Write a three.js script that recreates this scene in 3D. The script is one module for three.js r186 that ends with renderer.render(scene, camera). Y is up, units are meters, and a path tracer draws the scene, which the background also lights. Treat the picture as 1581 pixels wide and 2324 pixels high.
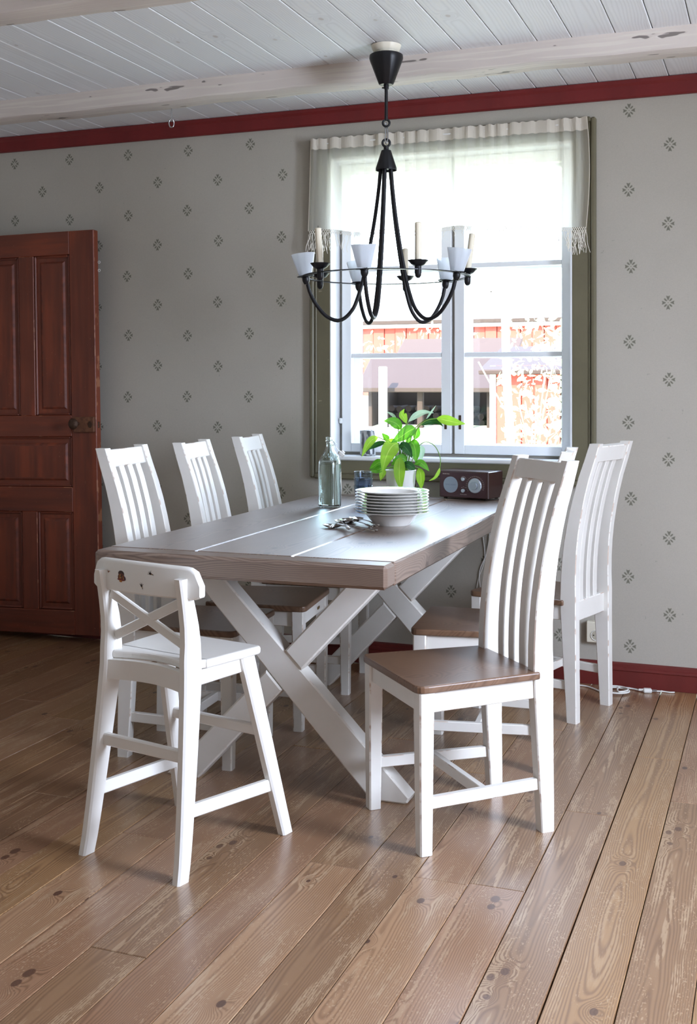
import * as THREE from 'three';
import { mergeGeometries, toCreasedNormals } from 'three/addons/utils/BufferGeometryUtils.js';
import { RectAreaLightUniformsLib } from 'three/addons/lights/RectAreaLightUniformsLib.js';

// ---------------------------------------------------------------- camera, sky, sun, window light, exposure
const scene = new THREE.Scene();
const EYE = [0, 1.25, 4.83], YAW = Math.atan2(969.5, 2580);
const camera = new THREE.PerspectiveCamera(2 * Math.atan(1162 / 2580) * 180 / Math.PI, 1581 / 2324, 0.05, 200);
camera.position.set(...EYE);
camera.rotation.y = YAW;
camera.setViewOffset(1581, 2324, 0, 287, 1581, 2324);   // shift lens: level camera, verticals stay vertical
const renderer = new THREE.WebGLRenderer();
renderer.toneMapping = THREE.LinearToneMapping;
renderer.toneMappingExposure = 0.92;
renderer.shadowMap.enabled = true;
RectAreaLightUniformsLib.init();

const SKY = 11.5;
{ // bright hazy summer sky, the same all the way round
  const w = 64, h = 128, d = new Float32Array(w * h * 4);
  for (let y = 0; y < h; y++) {
    const e = Math.max(0, (y + 0.5) / h * 2 - 1), k = Math.pow(1 - e, 2.2);
    for (let x = 0; x < w; x++) d.set([SKY * (0.5 + 0.27 * k), SKY * (0.7 + 0.2 * k), SKY * (1.04 - 0.02 * k), 1], (y * w + x) * 4);
  }
  const t = new THREE.DataTexture(d, w, h, THREE.RGBAFormat, THREE.FloatType);
  t.mapping = THREE.EquirectangularReflectionMapping; t.magFilter = t.minFilter = THREE.LinearFilter; t.needsUpdate = true;
  scene.background = t;
}
const sun = new THREE.DirectionalLight(0xfff1dc, 20);      // high, from over the house: it lights the yard, the rooms get none of it
sun.position.set(-7, 13, 9); sun.target.position.set(-3, 0, -8);
sun.castShadow = true; sun.shadow.mapSize.set(2048, 2048);
Object.assign(sun.shadow.camera, { left: -16, right: 16, top: 16, bottom: -16, near: 1, far: 50 });
scene.add(sun, sun.target);
// daylight of the window in the right-hand wall (outside the frame): soft light as large as the panes
const WIN2 = [[2.0, 2.95, 0.85, 2.35]];
for (const [i, [z0, z1, y0, y1]] of WIN2.entries()) {
  const l = new THREE.RectAreaLight(0xdbe6fd, 54, z1 - z0 - 0.12, y1 - y0 - 0.12);
  l.position.set(1.8, (y0 + y1) / 2, (z0 + z1) / 2); l.lookAt(-2.7, (y0 + y1) / 2 - 1.6, (z0 + z1) / 2 + 1.5);   // brightest sky stands high and towards the room's near end
  scene.add(l);
}

// ---------------------------------------------------------------- helpers
function rng(seed) { let s = seed | 0; return () => { s = (s + 0x6d2b79f5) | 0; let t = Math.imul(s ^ (s >>> 15), 1 | s); t = (t + Math.imul(t ^ (t >>> 7), 61 | t)) ^ t; return ((t ^ (t >>> 14)) >>> 0) / 4294967296; }; }
const R = rng(7);
const rr = (a, b) => a + (b - a) * R();
const clamp = (x, a = 0, b = 1) => Math.min(b, Math.max(a, x));
const sst = (a, b, x) => { const t = clamp((x - a) / (b - a)); return t * t * (3 - 2 * t); };
const mixc = (a, b, t) => [a[0] + (b[0] - a[0]) * t, a[1] + (b[1] - a[1]) * t, a[2] + (b[2] - a[2]) * t];
const NT = new Float32Array(65536); { const r = rng(99); for (let i = 0; i < 65536; i++) NT[i] = r(); }
const hsh = (x, y, s) => NT[((x * 73 + y * 157 + s * 911) ^ (x * y * 13 + (y << 7))) & 65535];
function vn(x, y, px, py, s = 0) {               // value noise that repeats after px, py cells
  const xi = Math.floor(x), yi = Math.floor(y); let fx = x - xi, fy = y - yi;
  fx = fx * fx * (3 - 2 * fx); fy = fy * fy * (3 - 2 * fy);
  const x0 = ((xi % px) + px) % px, x1 = (x0 + 1) % px, y0 = ((yi % py) + py) % py, y1 = (y0 + 1) % py;
  const a = hsh(x0, y0, s), b = hsh(x1, y0, s), c = hsh(x0, y1, s), d = hsh(x1, y1, s);
  return a + (b - a) * fx + (c - a) * fy + (a - b - c + d) * fx * fy;
}
function fb(u, v, cu, cv, s = 0, o = 3) {        // u, v in 0..1; cu, cv cells at the coarsest octave
  let a = 0, n = 0, w = 1;
  for (let i = 0; i < o; i++) { a += w * vn(u * cu, v * cv, cu, cv, s + i * 17); n += w; w *= 0.5; cu *= 2; cv *= 2; }
  return a / n;
}
function tex(w, h, W, H, fn, srgb = true) {       // fn(u, v) -> [r, g, b] 0..255; W, H metres covered (uv is in metres)
  const d = new Uint8Array(w * h * 4);
  for (let y = 0; y < h; y++) for (let x = 0; x < w; x++) {
    const c = fn((x + 0.5) / w, (y + 0.5) / h), i = (y * w + x) * 4;
    d[i] = clamp(c[0], 0, 255); d[i + 1] = clamp(c[1], 0, 255); d[i + 2] = clamp(c[2], 0, 255); d[i + 3] = 255;
  }
  const t = new THREE.DataTexture(d, w, h);
  t.wrapS = t.wrapT = THREE.RepeatWrapping; t.magFilter = THREE.LinearFilter; t.minFilter = THREE.LinearMipmapLinearFilter; t.generateMipmaps = true;
  t.repeat.set(1 / W, 1 / H); if (srgb) t.colorSpace = THREE.SRGBColorSpace; t.needsUpdate = true;
  return t;
}
const gray = (w, h, W, H, fn) => tex(w, h, W, H, (u, v) => { const g = fn(u, v) * 255; return [g, g, g]; }, false);
const std = (o) => new THREE.MeshStandardMaterial(o);
const phy = (o) => new THREE.MeshPhysicalMaterial(o);

const used = new Map();
function numbered(n) { const k = used.get(n) ?? 0; used.set(n, k + 1); return k ? n + '_' + String(k).padStart(3, '0') : n; }
function shadows(o) { o.castShadow = o.receiveShadow = true; return o; }
function mesh(name, geo, mat, parent, pos, rot) {
  const m = shadows(new THREE.Mesh(geo, mat)); m.name = parent && parent !== scene ? name : numbered(name);
  if (pos) m.position.set(...pos); if (rot) m.rotation.set(...rot);
  (parent ?? scene).add(m); return m;
}
function thing(name, label, category, pos = [0, 0, 0], turn = 0, group) {
  const o = new THREE.Group(); o.name = numbered(name); o.position.set(...pos); o.rotation.y = turn; scene.add(o);
  o.userData = { label, category }; if (group) o.userData.group = group; return o;
}
function tag(o, label, category, group) { o.userData.label = label; o.userData.category = category; if (group) o.userData.group = group; return o; }
function struct(name, label) { const o = new THREE.Group(); o.name = name; o.userData.kind = 'structure'; if (label) o.userData.label = label; scene.add(o); return o; }
function dup(src, pos, turn, label) {
  const c = src.clone(); c.name = numbered(src.name.replace(/_\d{3}$/, '')); c.position.set(...pos); c.rotation.y = turn;
  c.userData = { ...src.userData, label }; scene.add(c); return c;
}

// triangles in two material groups -> geometry
class TB {
  constructor() { this.g = [[], []]; }
  tri(a, b, c, ua, ub, uc, k = 0) { this.g[k].push([a, b, c, ua, ub, uc]); }
  quad(a, b, c, d, ua, ub, uc, ud, k = 0) { this.tri(a, b, c, ua, ub, uc, k); this.tri(a, c, d, ua, uc, ud, k); }
  geo(crease, flip) {
    const P = [], U = [], geo = new THREE.BufferGeometry(); let at = 0;
    let vol = 0;
    for (const l of this.g) for (const [a, b, c] of l) vol += a[0] * (b[1] * c[2] - b[2] * c[1]) - a[1] * (b[0] * c[2] - b[2] * c[0]) + a[2] * (b[0] * c[1] - b[1] * c[0]);
    const rev = flip ?? vol < 0;
    this.g.forEach((l, k) => {
      for (const [a, b, c, ua, ub, uc] of l) { if (rev) { P.push(...a, ...c, ...b); U.push(...ua, ...uc, ...ub); } else { P.push(...a, ...b, ...c); U.push(...ua, ...ub, ...uc); } }
      if (l.length) geo.addGroup(at, l.length * 3, k); at += l.length * 3;
    });
    geo.setAttribute('position', new THREE.Float32BufferAttribute(P, 3)); geo.setAttribute('uv', new THREE.Float32BufferAttribute(U, 2));
    geo.computeVertexNormals();
    return crease ? toCreasedNormals(geo, crease) : geo;
  }
}
// box with chamfered edges, centred; uv in metres, v along the longest side; chamfers are group 1
function bev(sx, sy, sz, c = 0.003, ou = 0, ov = 0) {
  const S = [sx / 2, sy / 2, sz / 2], L = sx >= sy && sx >= sz ? 0 : sy >= sz ? 1 : 2, t = new TB();
  c = Math.min(c, 0.49 * Math.min(sx, sy, sz));
  const V = (s, ax) => [0, 1, 2].map((i) => s[i] * (i === ax ? S[i] : S[i] - c));
  const uvOf = (p, ax) => { const q = [0, 1, 2].filter((i) => i !== ax); const v = q.includes(L) ? L : q[1], u = q.find((i) => i !== v); return [p[u] + ou + ax * 0.031, p[v] + ov]; };
  const poly = (pts, ax, k) => {
    const n = new THREE.Vector3().subVectors(new THREE.Vector3(...pts[1]), new THREE.Vector3(...pts[0])).cross(new THREE.Vector3().subVectors(new THREE.Vector3(...pts[2]), new THREE.Vector3(...pts[0])));
    const m = pts.reduce((a, p) => [a[0] + p[0], a[1] + p[1], a[2] + p[2]], [0, 0, 0]);
    if (n.x * m[0] + n.y * m[1] + n.z * m[2] < 0) pts.reverse();
    const u = pts.map((p) => uvOf(p, ax));
    if (pts.length === 4) t.quad(...pts, ...u, k); else t.tri(...pts, ...u, k);
  };
  for (let ax = 0; ax < 3; ax++) {
    const [a, b] = [0, 1, 2].filter((i) => i !== ax);
    for (const s of [-1, 1]) {
      const q = [[-1, -1], [1, -1], [1, 1], [-1, 1]].map(([i, j]) => { const z = [0, 0, 0]; z[ax] = s; z[a] = i; z[b] = j; return V(z, ax); });
      poly(q, ax, 0);
    }
    for (const i of [-1, 1]) for (const j of [-1, 1]) {
      const e = (s, f) => { const z = [0, 0, 0]; z[ax] = s; z[a] = i; z[b] = j; return V(z, f); };
      poly([e(-1, a), e(1, a), e(1, b), e(-1, b)], a, 1);
    }
  }
  for (const i of [-1, 1]) for (const j of [-1, 1]) for (const k of [-1, 1]) poly([V([i, j, k], 0), V([i, j, k], 1), V([i, j, k], 2)], 0, 1);
  return t.geo(0, false);
}
const shift = (g, x, y, z) => { g.translate(x, y, z); return g; };
// surface through rings of points; side(j) gives the material group of the strip after point j
function skin(rings, { closed = true, caps = true, crease = 0.5, side } = {}) {
  const t = new TB(), n = rings[0].length, D = (a, b) => Math.hypot(a[0] - b[0], a[1] - b[1], a[2] - b[2]);
  const us = [0]; for (let j = 0; j < n; j++) us.push(us[j] + D(rings[0][j], rings[0][(j + 1) % n]));
  let v = 0;
  for (let i = 0; i + 1 < rings.length; i++) {
    const A = rings[i], B = rings[i + 1], v1 = v + Math.max(1e-5, D(A[0], B[0]));
    for (let j = 0; j < (closed ? n : n - 1); j++) {
      const k = (j + 1) % n;
      t.quad(A[j], A[k], B[k], B[j], [us[j], v], [us[j + 1], v], [us[j + 1], v1], [us[j], v1], side ? side(j, i) : 0);
    }
    v = v1;
  }
  if (caps) for (const [r, rev] of [[rings[0], true], [rings[rings.length - 1], false]]) {
    const m = r.reduce((a, p) => [a[0] + p[0] / n, a[1] + p[1] / n, a[2] + p[2] / n], [0, 0, 0]);
    for (let j = 0; j < n; j++) { const a = r[j], b = r[(j + 1) % n]; const u = (p) => [p[0] + p[2], p[1]]; if (rev) t.tri(m, b, a, u(m), u(b), u(a)); else t.tri(m, a, b, u(m), u(a), u(b)); }
  }
  return t.geo(crease);
}
// upright member through sections [x, y, z, width x, width z]; corners chamfered
function post(sec, c = 0.004) {
  const rings = sec.map(([x, y, z, wx, wz]) => { const a = wx / 2, b = wz / 2, k = Math.min(c, a * 0.9, b * 0.9); return [[x - a + k, y, z - b], [x + a - k, y, z - b], [x + a, y, z - b + k], [x + a, y, z + b - k], [x + a - k, y, z + b], [x - a + k, y, z + b], [x - a, y, z + b - k], [x - a, y, z - b + k]]; });
  return skin(rings, { crease: 0.35, side: (j) => j % 2 });
}
function bar(p, q, w, h, c = 0.003) {             // straight bar from p to q, w sideways, h upwards
  const a = new THREE.Vector3(...p), b = new THREE.Vector3(...q), L = a.distanceTo(b), g = bev(w, h, L, c);
  const o = new THREE.Object3D(); o.position.copy(a).lerp(b, 0.5); o.lookAt(b); o.updateMatrix(); g.applyMatrix4(o.matrix); return g;
}
function tube(pts, r, seg = 24, rad = 8, closed = false) { return new THREE.TubeGeometry(new THREE.CatmullRomCurve3(pts.map((p) => new THREE.Vector3(...p)), closed), seg, r, rad, closed); }
function lathe(prof, seg = 40) { return toCreasedNormals(new THREE.LatheGeometry(prof.map(([r, y]) => new THREE.Vector2(r, y)), seg), 0.6); }
function slab(outline, y0, y1, b = 0.003) {       // flat plate: outline [[x, z], ...] between heights y0 and y1, rounded rim
  const s = new THREE.Shape(outline.map(([x, z]) => new THREE.Vector2(x, -z)));
  const g = new THREE.ExtrudeGeometry(s, { depth: y1 - y0 - 2 * b, bevelEnabled: true, bevelThickness: b, bevelSize: b, bevelOffset: -b, bevelSegments: 3, curveSegments: 8 });
  g.rotateX(-Math.PI / 2); g.translate(0, y0 + b, 0); return g;
}
function rounded(pts, r, n = 5) {                 // polygon with rounded corners; r may be a list
  const out = [], N = pts.length;
  for (let i = 0; i < N; i++) {
    const p = pts[i], a = pts[(i + N - 1) % N], b = pts[(i + 1) % N], q = Array.isArray(r) ? r[i] : r;
    const da = Math.hypot(a[0] - p[0], a[1] - p[1]), db = Math.hypot(b[0] - p[0], b[1] - p[1]);
    const s = [p[0] + (a[0] - p[0]) / da * q, p[1] + (a[1] - p[1]) / da * q], e = [p[0] + (b[0] - p[0]) / db * q, p[1] + (b[1] - p[1]) / db * q];
    for (let k = 0; k <= n; k++) { const t = k / n; out.push([(1 - t) ** 2 * s[0] + 2 * t * (1 - t) * p[0] + t * t * e[0], (1 - t) ** 2 * s[1] + 2 * t * (1 - t) * p[1] + t * t * e[1]]); }
  }
  return out;
}
function profX(prof, x0, x1) {                    // profile [[y, z], ...] drawn out along x
  return skin([x0, x1].map((x) => prof.map(([y, z]) => [x, y, z])), { crease: 0.4 });
}

// ---------------------------------------------------------------- materials
// pine boards: growth rings, knots, rubbed and scratched lacquer. Each variant covers 0.16 x 2.56 m.
function pine(seed, W, H, w, h, o) {
  const r = rng(seed), knots = []; for (let i = 0; i < o.knots; i++) knots.push([0.12 + 0.76 * r(), r(), o.kr * (0.6 + 0.9 * r()), r()]);
  const c0 = 0.2 + 0.6 * r(), f = o.freq * W, ht = new Float32Array(w * h); let at = 0;
  const map = tex(w, h, W, H, (u, v) => {
    const drift = 0.22 * (fb(0.5, v, 1, 3, seed, 2) - 0.5) + 0.05 * (vn(u * 3, v * 22, 3, 22, seed + 5) - 0.5);
    const x = u - c0 - drift, bow = Math.sqrt(x * x + 0.02 + 0.06 * vn(1, v * 4, 3, 4, seed + 9));
    let ph = bow * f * 1.15 + 1.3 * fb(u, v, 3, 6, seed + 3, 2), dark = 0, ring = 0;
    for (const [ku, kv, kr, kt] of knots) {
      let dv = v - kv; dv -= Math.round(dv); const du = (u - ku) * W, dd = dv * H, q = Math.hypot(du, dd * 0.62);
      if (q < kr * 9) { const e = Math.exp(-((q / (kr * 2.4)) ** 2)); ph += e * 5.5; const k = sst(kr, kr * 0.75, q); dark = Math.max(dark, k * (0.55 + 0.4 * kt)); ring = Math.max(ring, e * 0.5 * (1 - k)); }
    }
    const s = Math.pow(0.5 + 0.5 * Math.sin(ph * 6.283), 2.2), fine = vn(u * 90 * W / 0.16, v * 60, Math.round(90 * W / 0.16), 60, seed + 4), big = fb(u, v, 2, 9, seed + 1, 3);
    let c = mixc(o.light, o.mid, clamp(0.15 + 0.55 * s + 0.5 * (big - 0.5) + 0.2 * (fine - 0.5)));
    c = mixc(c, o.dark, clamp(s * o.ring * (0.6 + 0.8 * big) + ring * 0.35));
    const rub = sst(0.56, 0.68, fb(u, v, 8, 14, seed + 21, 4)) * sst(0.35, 0.62, vn(u * 60, v * 150, 60, 150, seed + 33) * 0.6 + 0.4 * (1 - s));
    c = mixc(c, o.worn, rub * o.rub);
    if (o.fleck) c = mixc(c, o.worn, sst(0.74, 0.84, vn(u * 70, v * 420, 70, 420, seed + 51)) * sst(0.42, 0.6, fb(u, v, 4, 18, seed + 55, 3)) * o.fleck);
    c = mixc(c, o.knot, dark);
    ht[at++] = clamp(0.55 - 0.4 * s + 0.25 * fine + 0.12 * big - 0.15 * dark);
    return c;
  });
  at = 0; const bump = gray(w, h, W, H, () => ht[at++]);
  return { map, bump };
}
const FLOOR = { light: [165, 128, 95], mid: [143, 106, 75], dark: [102, 71, 47], knot: [76, 48, 34], worn: [188, 162, 130], ring: 0.36, freq: 190, knots: 5, kr: 0.009, rub: 0.62, fleck: 0.55 };
const floorMats = [11, 23, 37, 41, 59, 67].map((s, i) => {
  const k = [1, 0.93, 1.05, 0.98, 0.88, 1.0][i], sc = (c) => [c[0] * k, c[1] * k * [1, 0.97, 1.01, 0.985, 0.99, 1.0][i], c[2] * k * [0.95, 0.97, 1.02, 1.0, 0.96, 0.92][i]];
  const { map, bump } = pine(s, 0.16, 2.56, 256, 2048, { ...FLOOR, light: sc(FLOOR.light), mid: sc(FLOOR.mid), rub: [0.5, 0.3, 0.6, 0.4, 0.55, 0.3][i], knots: [5, 3, 6, 4, 5, 3][i] });
  return phy({ map, bumpMap: bump, bumpScale: 0.0002, roughness: 0.42, anisotropy: 0.7, clearcoat: 0.9, clearcoatRoughness: 0.26 });
});
const TOP = { light: [142, 122, 108], mid: [112, 92, 80], dark: [74, 58, 50], knot: [62, 46, 40], worn: [168, 152, 140], ring: 0.28, freq: 240, knots: 5, kr: 0.009, rub: 0.2 };
const tableMats = [101, 113, 127].map((s) => { const { map, bump } = pine(s, 0.32, 2.1, 384, 2048, TOP); return phy({ map, bumpMap: bump, bumpScale: 0.00012, roughness: 0.42, anisotropy: 0.8, ior: 1.7, clearcoat: 0.8, clearcoatRoughness: 0.38 }); });
const tableEdges = tableMats.map((m) => phy({ map: m.map, roughness: 0.22, clearcoat: 0.5, clearcoatRoughness: 0.15 }));
const seatPine = pine(131, 0.3, 0.5, 512, 768, { light: [126, 96, 74], mid: [106, 78, 58], dark: [84, 60, 45], knot: [60, 40, 30], worn: [138, 110, 88], ring: 0.25, freq: 120, knots: 0, kr: 0.005, rub: 0.2 });
const seatWood = phy({ map: seatPine.map, bumpMap: seatPine.bump, bumpScale: 0.0002, roughness: 0.38, clearcoat: 0.25, clearcoatRoughness: 0.3 });
const ceilMats = [151, 163, 179].map((s) => {
  const { map, bump } = pine(s, 0.16, 2.56, 128, 1024, { light: [240, 242, 244], mid: [234, 236, 238], dark: [214, 214, 215], knot: [204, 198, 194], worn: [240, 240, 238], ring: 0.25, freq: 90, knots: 2, kr: 0.008, rub: 0.5 });
  return std({ map, bumpMap: bump, bumpScale: 0.00025, roughness: 0.6 });
});
// thick old paint on hewn beams: brush drag, chips down to the wood
const beamTex = tex(512, 2048, 0.4, 2.0, (u, v) => {
  const b = fb(u, v, 4, 6, 5, 4), drag = fb(u, v, 60, 7, 8, 2);
  let c = mixc([224, 214, 205], [204, 194, 187], clamp(b * 1.2 - 0.2)); c = mixc(c, [232, 226, 214], sst(0.55, 0.75, drag) * 0.5);
  const chip = sst(0.8, 0.83, fb(u, v, 16, 20, 44, 3)); c = mixc(c, [120, 112, 108], chip * 0.85);
  return c;
});
const beamBump = gray(256, 1024, 0.4, 2.0, (u, v) => 0.35 * fb(u, v, 5, 10, 6, 3) + 0.35 * fb(u, v, 40, 6, 9, 3) + 0.3 * sst(0.8, 0.76, fb(u, v, 16, 20, 44, 3)));
const beamMat = std({ map: beamTex, bumpMap: beamBump, bumpScale: 0.003, roughness: 0.55 });

// painted wood with chips: base colour, scuff colour
function painted(seed, base, scuff, W, H, amount, rough = 0.5, w = 512, h = 512) {
  const map = tex(w, h, W, H, (u, v) => {
    const b = fb(u, v, 5, 5, seed, 4), g = vn(u * 200, v * 40, 200, 40, seed + 3);
    let c = mixc(base.map((x) => x * 0.93), base.map((x) => Math.min(255, x * 1.05)), clamp(b + 0.2 * (g - 0.5)));
    c = mixc(c, scuff, sst(amount, amount + 0.05, fb(u, v, 14, 14, seed + 7, 3)) * 0.8);
    return c;
  });
  return std({ map, roughness: rough });
}
const redPaint = painted(201, [108, 38, 34], [176, 120, 100], 1.2, 0.3, 0.8, 0.45);
const crownPaint = painted(205, [118, 32, 32], [124, 36, 36], 1.2, 0.3, 0.9, 0.5);
const greenPaint = painted(211, [110, 104, 82], [160, 154, 130], 0.5, 0.5, 0.84, 0.45);
const whiteSash = std({ color: 0xf0f2f4, roughness: 0.4 });
const whitePaint = phy({ map: tex(256, 256, 0.5, 0.5, (u, v) => { const b = fb(u, v, 6, 6, 221, 4); return mixc([228, 224, 216], [239, 236, 230], b); }), roughness: 0.34, clearcoat: 0.15, clearcoatRoughness: 0.3 });
// rubbed edges: white paint worn through to the brown primer in places
const wornEdge = std({ map: tex(256, 1024, 0.12, 0.8, (u, v) => { const n = fb(u, v, 3, 26, 231, 4); return mixc([240, 236, 228], [176, 142, 120], sst(0.52, 0.66, n) * 0.55); }), roughness: 0.5 });
const PAINT = [whitePaint, wornEdge];
const glossWhite = phy({ color: 0xf2f0ea, roughness: 0.28, clearcoat: 0.3, clearcoatRoughness: 0.2 });
const blackIron = std({ color: 0x17171a, roughness: 0.42, metalness: 0.3 });
const castIron = std({ color: 0x4a3527, roughness: 0.6, metalness: 0.5 });
const steel = std({ color: 0xbfc2c6, roughness: 0.18, metalness: 1 });
const silver = std({ color: 0xb4b0ac, roughness: 0.16, metalness: 1 });
const creamPlastic = std({ color: 0xe9e2cf, roughness: 0.45 });
const whitePlastic = std({ color: 0xeeede8, roughness: 0.4 });
const darkGap = std({ color: 0x2a211b, roughness: 0.9 });
const plaster = std({ color: 0xd6d2c8, roughness: 0.85 });
const pane = phy({ color: 0xffffff, roughness: 0.02, transmission: 1, thickness: 0, ior: 1.45 });

// printed wallpaper: linen ground with stencilled flowers, covering x -3.86..-0.26, y 0..2.56
const WPX = -3.86, WPW = 3.6, WPH = 2.56, wallTex = (() => {
  const w = 2048, h = 1456, cv = document.createElement('canvas'); cv.width = w; cv.height = h;
  const g = cv.getContext('2d'), s = w / WPW; g.fillStyle = '#fff'; g.fillRect(0, 0, w, h);
  const blob = (x0, y0, x1, y1, wd) => {             // a petal: narrow inside, broad and notched outside
    const dx = x1 - x0, dy = y1 - y0, L = Math.hypot(dx, dy), nx = -dy / L * wd, ny = dx / L * wd;
    g.beginPath(); g.moveTo(x0, y0); g.quadraticCurveTo(x0 + dx * 0.55 + nx * 0.75, y0 + dy * 0.55 + ny * 0.75, x1 + nx, y1 + ny);
    g.lineTo(x0 + dx * 0.84, y0 + dy * 0.84); g.lineTo(x1 - nx, y1 - ny); g.quadraticCurveTo(x0 + dx * 0.55 - nx * 0.75, y0 + dy * 0.55 - ny * 0.75, x0, y0); g.fill();
  };
  const flower = (x, y, k = 1) => {
    const px = (x - WPX) * s, py = h - y * s, u = 0.001 * s * k; g.fillStyle = 'rgb(118,118,118)';
    for (let i = 0; i < 8; i++) {
      const a = i * Math.PI / 4, c = Math.cos(a), n = Math.sin(a);
      if (i % 2 === 0) { const q = i % 4 === 0 ? 24 : 28; blob(px + c * 7.5 * u, py + n * 7.5 * u, px + c * q * u, py + n * q * u, 7.6 * u); }
      else { g.save(); g.translate(px + c * 14 * u, py + n * 16 * u); g.rotate(a); g.beginPath(); g.ellipse(0, 0, 7.2 * u, 3.1 * u, 0, 0, 7); g.fill(); g.restore(); }
    }
    g.beginPath(); g.arc(px, py, 1.8 * u, 0, 7); g.fill();
  };
  const j = rng(5), jit = () => (j() - 0.5) * 0.012;
  for (let k = 0; k < 17; k++) for (let i = -1; i < 6; i++) { const x = -3.63 + 0.33 * i + (k % 2 ? 0.165 : 0), y = 2.378 - 0.1475 * k; if (x < -2.02 && y > 0.05) flower(x + jit(), y + jit()); }
  for (let k = 0; k < 16; k++) flower((k % 2 ? -0.409 : -0.569) + jit(), [2.392, 2.239, 2.063, 1.914, 1.744, 1.59, 1.431, 1.274, 1.096, 0.946, 0.78, 0.624, 0.456, 0.308, 0.167, 0.02][k], 1.04);
  for (let k = 0; k < 6; k++) for (let i = 0; i < 5; i++) { const x = (k % 2 ? -1.98 : -1.82) + 0.322 * i, y = 0.78 - 0.146 * k; if (y > 0.03 && x < -0.65) flower(x + jit(), y + jit()); }
  const src = g.getImageData(0, 0, w, h).data, d = new Uint8Array(w * h * 4);
  for (let y = 0; y < h; y++) for (let x = 0; x < w; x++) {
    const i = ((h - 1 - y) * w + x) * 4, o = (y * w + x) * 4, ink = src[i] / 255, u = x / w, v = y / h;
    const lin = 0.5 * NT[(x * 7 + ((y / 3) | 0) * 131) & 65535] + 0.5 * NT[(y * 11 + ((x / 3) | 0) * 257) & 65535], bl = fb(u, v, 14, 10, 301, 4);
    const seam = [-3.13, -2.6, -2.07, -1.72, -0.9].some((q) => Math.abs((x + 0.5) / s + WPX - q) < 0.0011) ? 0.975 : 1;
    const spot = fb(u, v, 220, 156, 311, 2) > 0.93 ? 0.92 : 1, k = (0.965 + 0.035 * lin + 0.05 * (bl - 0.5)) * seam * spot, e = 0.32 + 0.68 * ink;
    d[o] = 187 * k * (ink < 0.99 ? e * 1.0 : 1); d[o + 1] = 181 * k * (ink < 0.99 ? e * 1.01 : 1); d[o + 2] = 169 * k * (ink < 0.99 ? e * 0.97 : 1); d[o + 3] = 255;
  }
  const t = new THREE.DataTexture(d, w, h); t.wrapS = t.wrapT = THREE.MirroredRepeatWrapping; t.magFilter = THREE.LinearFilter; t.minFilter = THREE.LinearMipmapLinearFilter; t.generateMipmaps = true;
  t.colorSpace = THREE.SRGBColorSpace; t.needsUpdate = true; return t;
})();
const wallpaper = std({ map: wallTex, roughness: 0.8 });

// ---------------------------------------------------------------- the room
const XL = -3.86, XR = 2.0, ZF = 7.2, YC = 2.515;
const boxes = (list) => mergeGeometries(list.map(([x0, x1, y0, y1, z0, z1]) => { const g = new THREE.BoxGeometry(x1 - x0, y1 - y0, z1 - z0); g.translate((x0 + x1) / 2, (y0 + y1) / 2, (z0 + z1) / 2); return g; }));
function wallMesh(name, list, mat, fn, label) {
  const g = boxes(list), p = g.attributes.position, u = g.attributes.uv;
  for (let i = 0; i < p.count; i++) u.setXY(i, ...fn(p.getX(i), p.getY(i), p.getZ(i)));
  const m = mesh(name, g, mat, scene); m.userData = { kind: 'structure', label }; return m;
}
const WX0 = -1.905, WX1 = -0.795, WY0 = 0.925, WY1 = 2.285;
wallMesh('wall_back', [[XL - 0.25, WX0, 0, 2.8, -0.26, 0], [WX1, XR + 0.25, 0, 2.8, -0.26, 0], [WX0, WX1, 0, WY0, -0.26, 0], [WX0, WX1, WY1, 2.8, -0.26, 0]], wallpaper,
  (x, y) => [(x - WPX) / WPW, y / WPH], 'wall papered in grey linen with small stencilled flowers around the window');
wallMesh('wall_left', [[XL - 0.25, XL, 0, 2.8, 0, ZF]], wallpaper, (x, y, z) => [z / WPW, y / WPH], 'left wall');
wallMesh('wall_front', [[XL - 0.25, XR + 0.25, 0, 2.8, ZF, ZF + 0.25]], wallpaper, (x, y) => [(x - WPX) / WPW, y / WPH], 'wall behind the camera');
{
  const list = [], zs = [0, WIN2[0][0], WIN2[0][1], ZF];
  for (let i = 0; i < 3; i++) if (i % 2 === 0) list.push([XR, XR + 0.25, 0, 2.8, zs[i], zs[i + 1]]); else list.push([XR, XR + 0.25, 0, WIN2[0][2], zs[i], zs[i + 1]], [XR, XR + 0.25, WIN2[0][3], 2.8, zs[i], zs[i + 1]]);
  wallMesh('wall_right', list, wallpaper, (x, y, z) => [z / WPW, y / WPH], 'right wall with a window');
}
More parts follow.
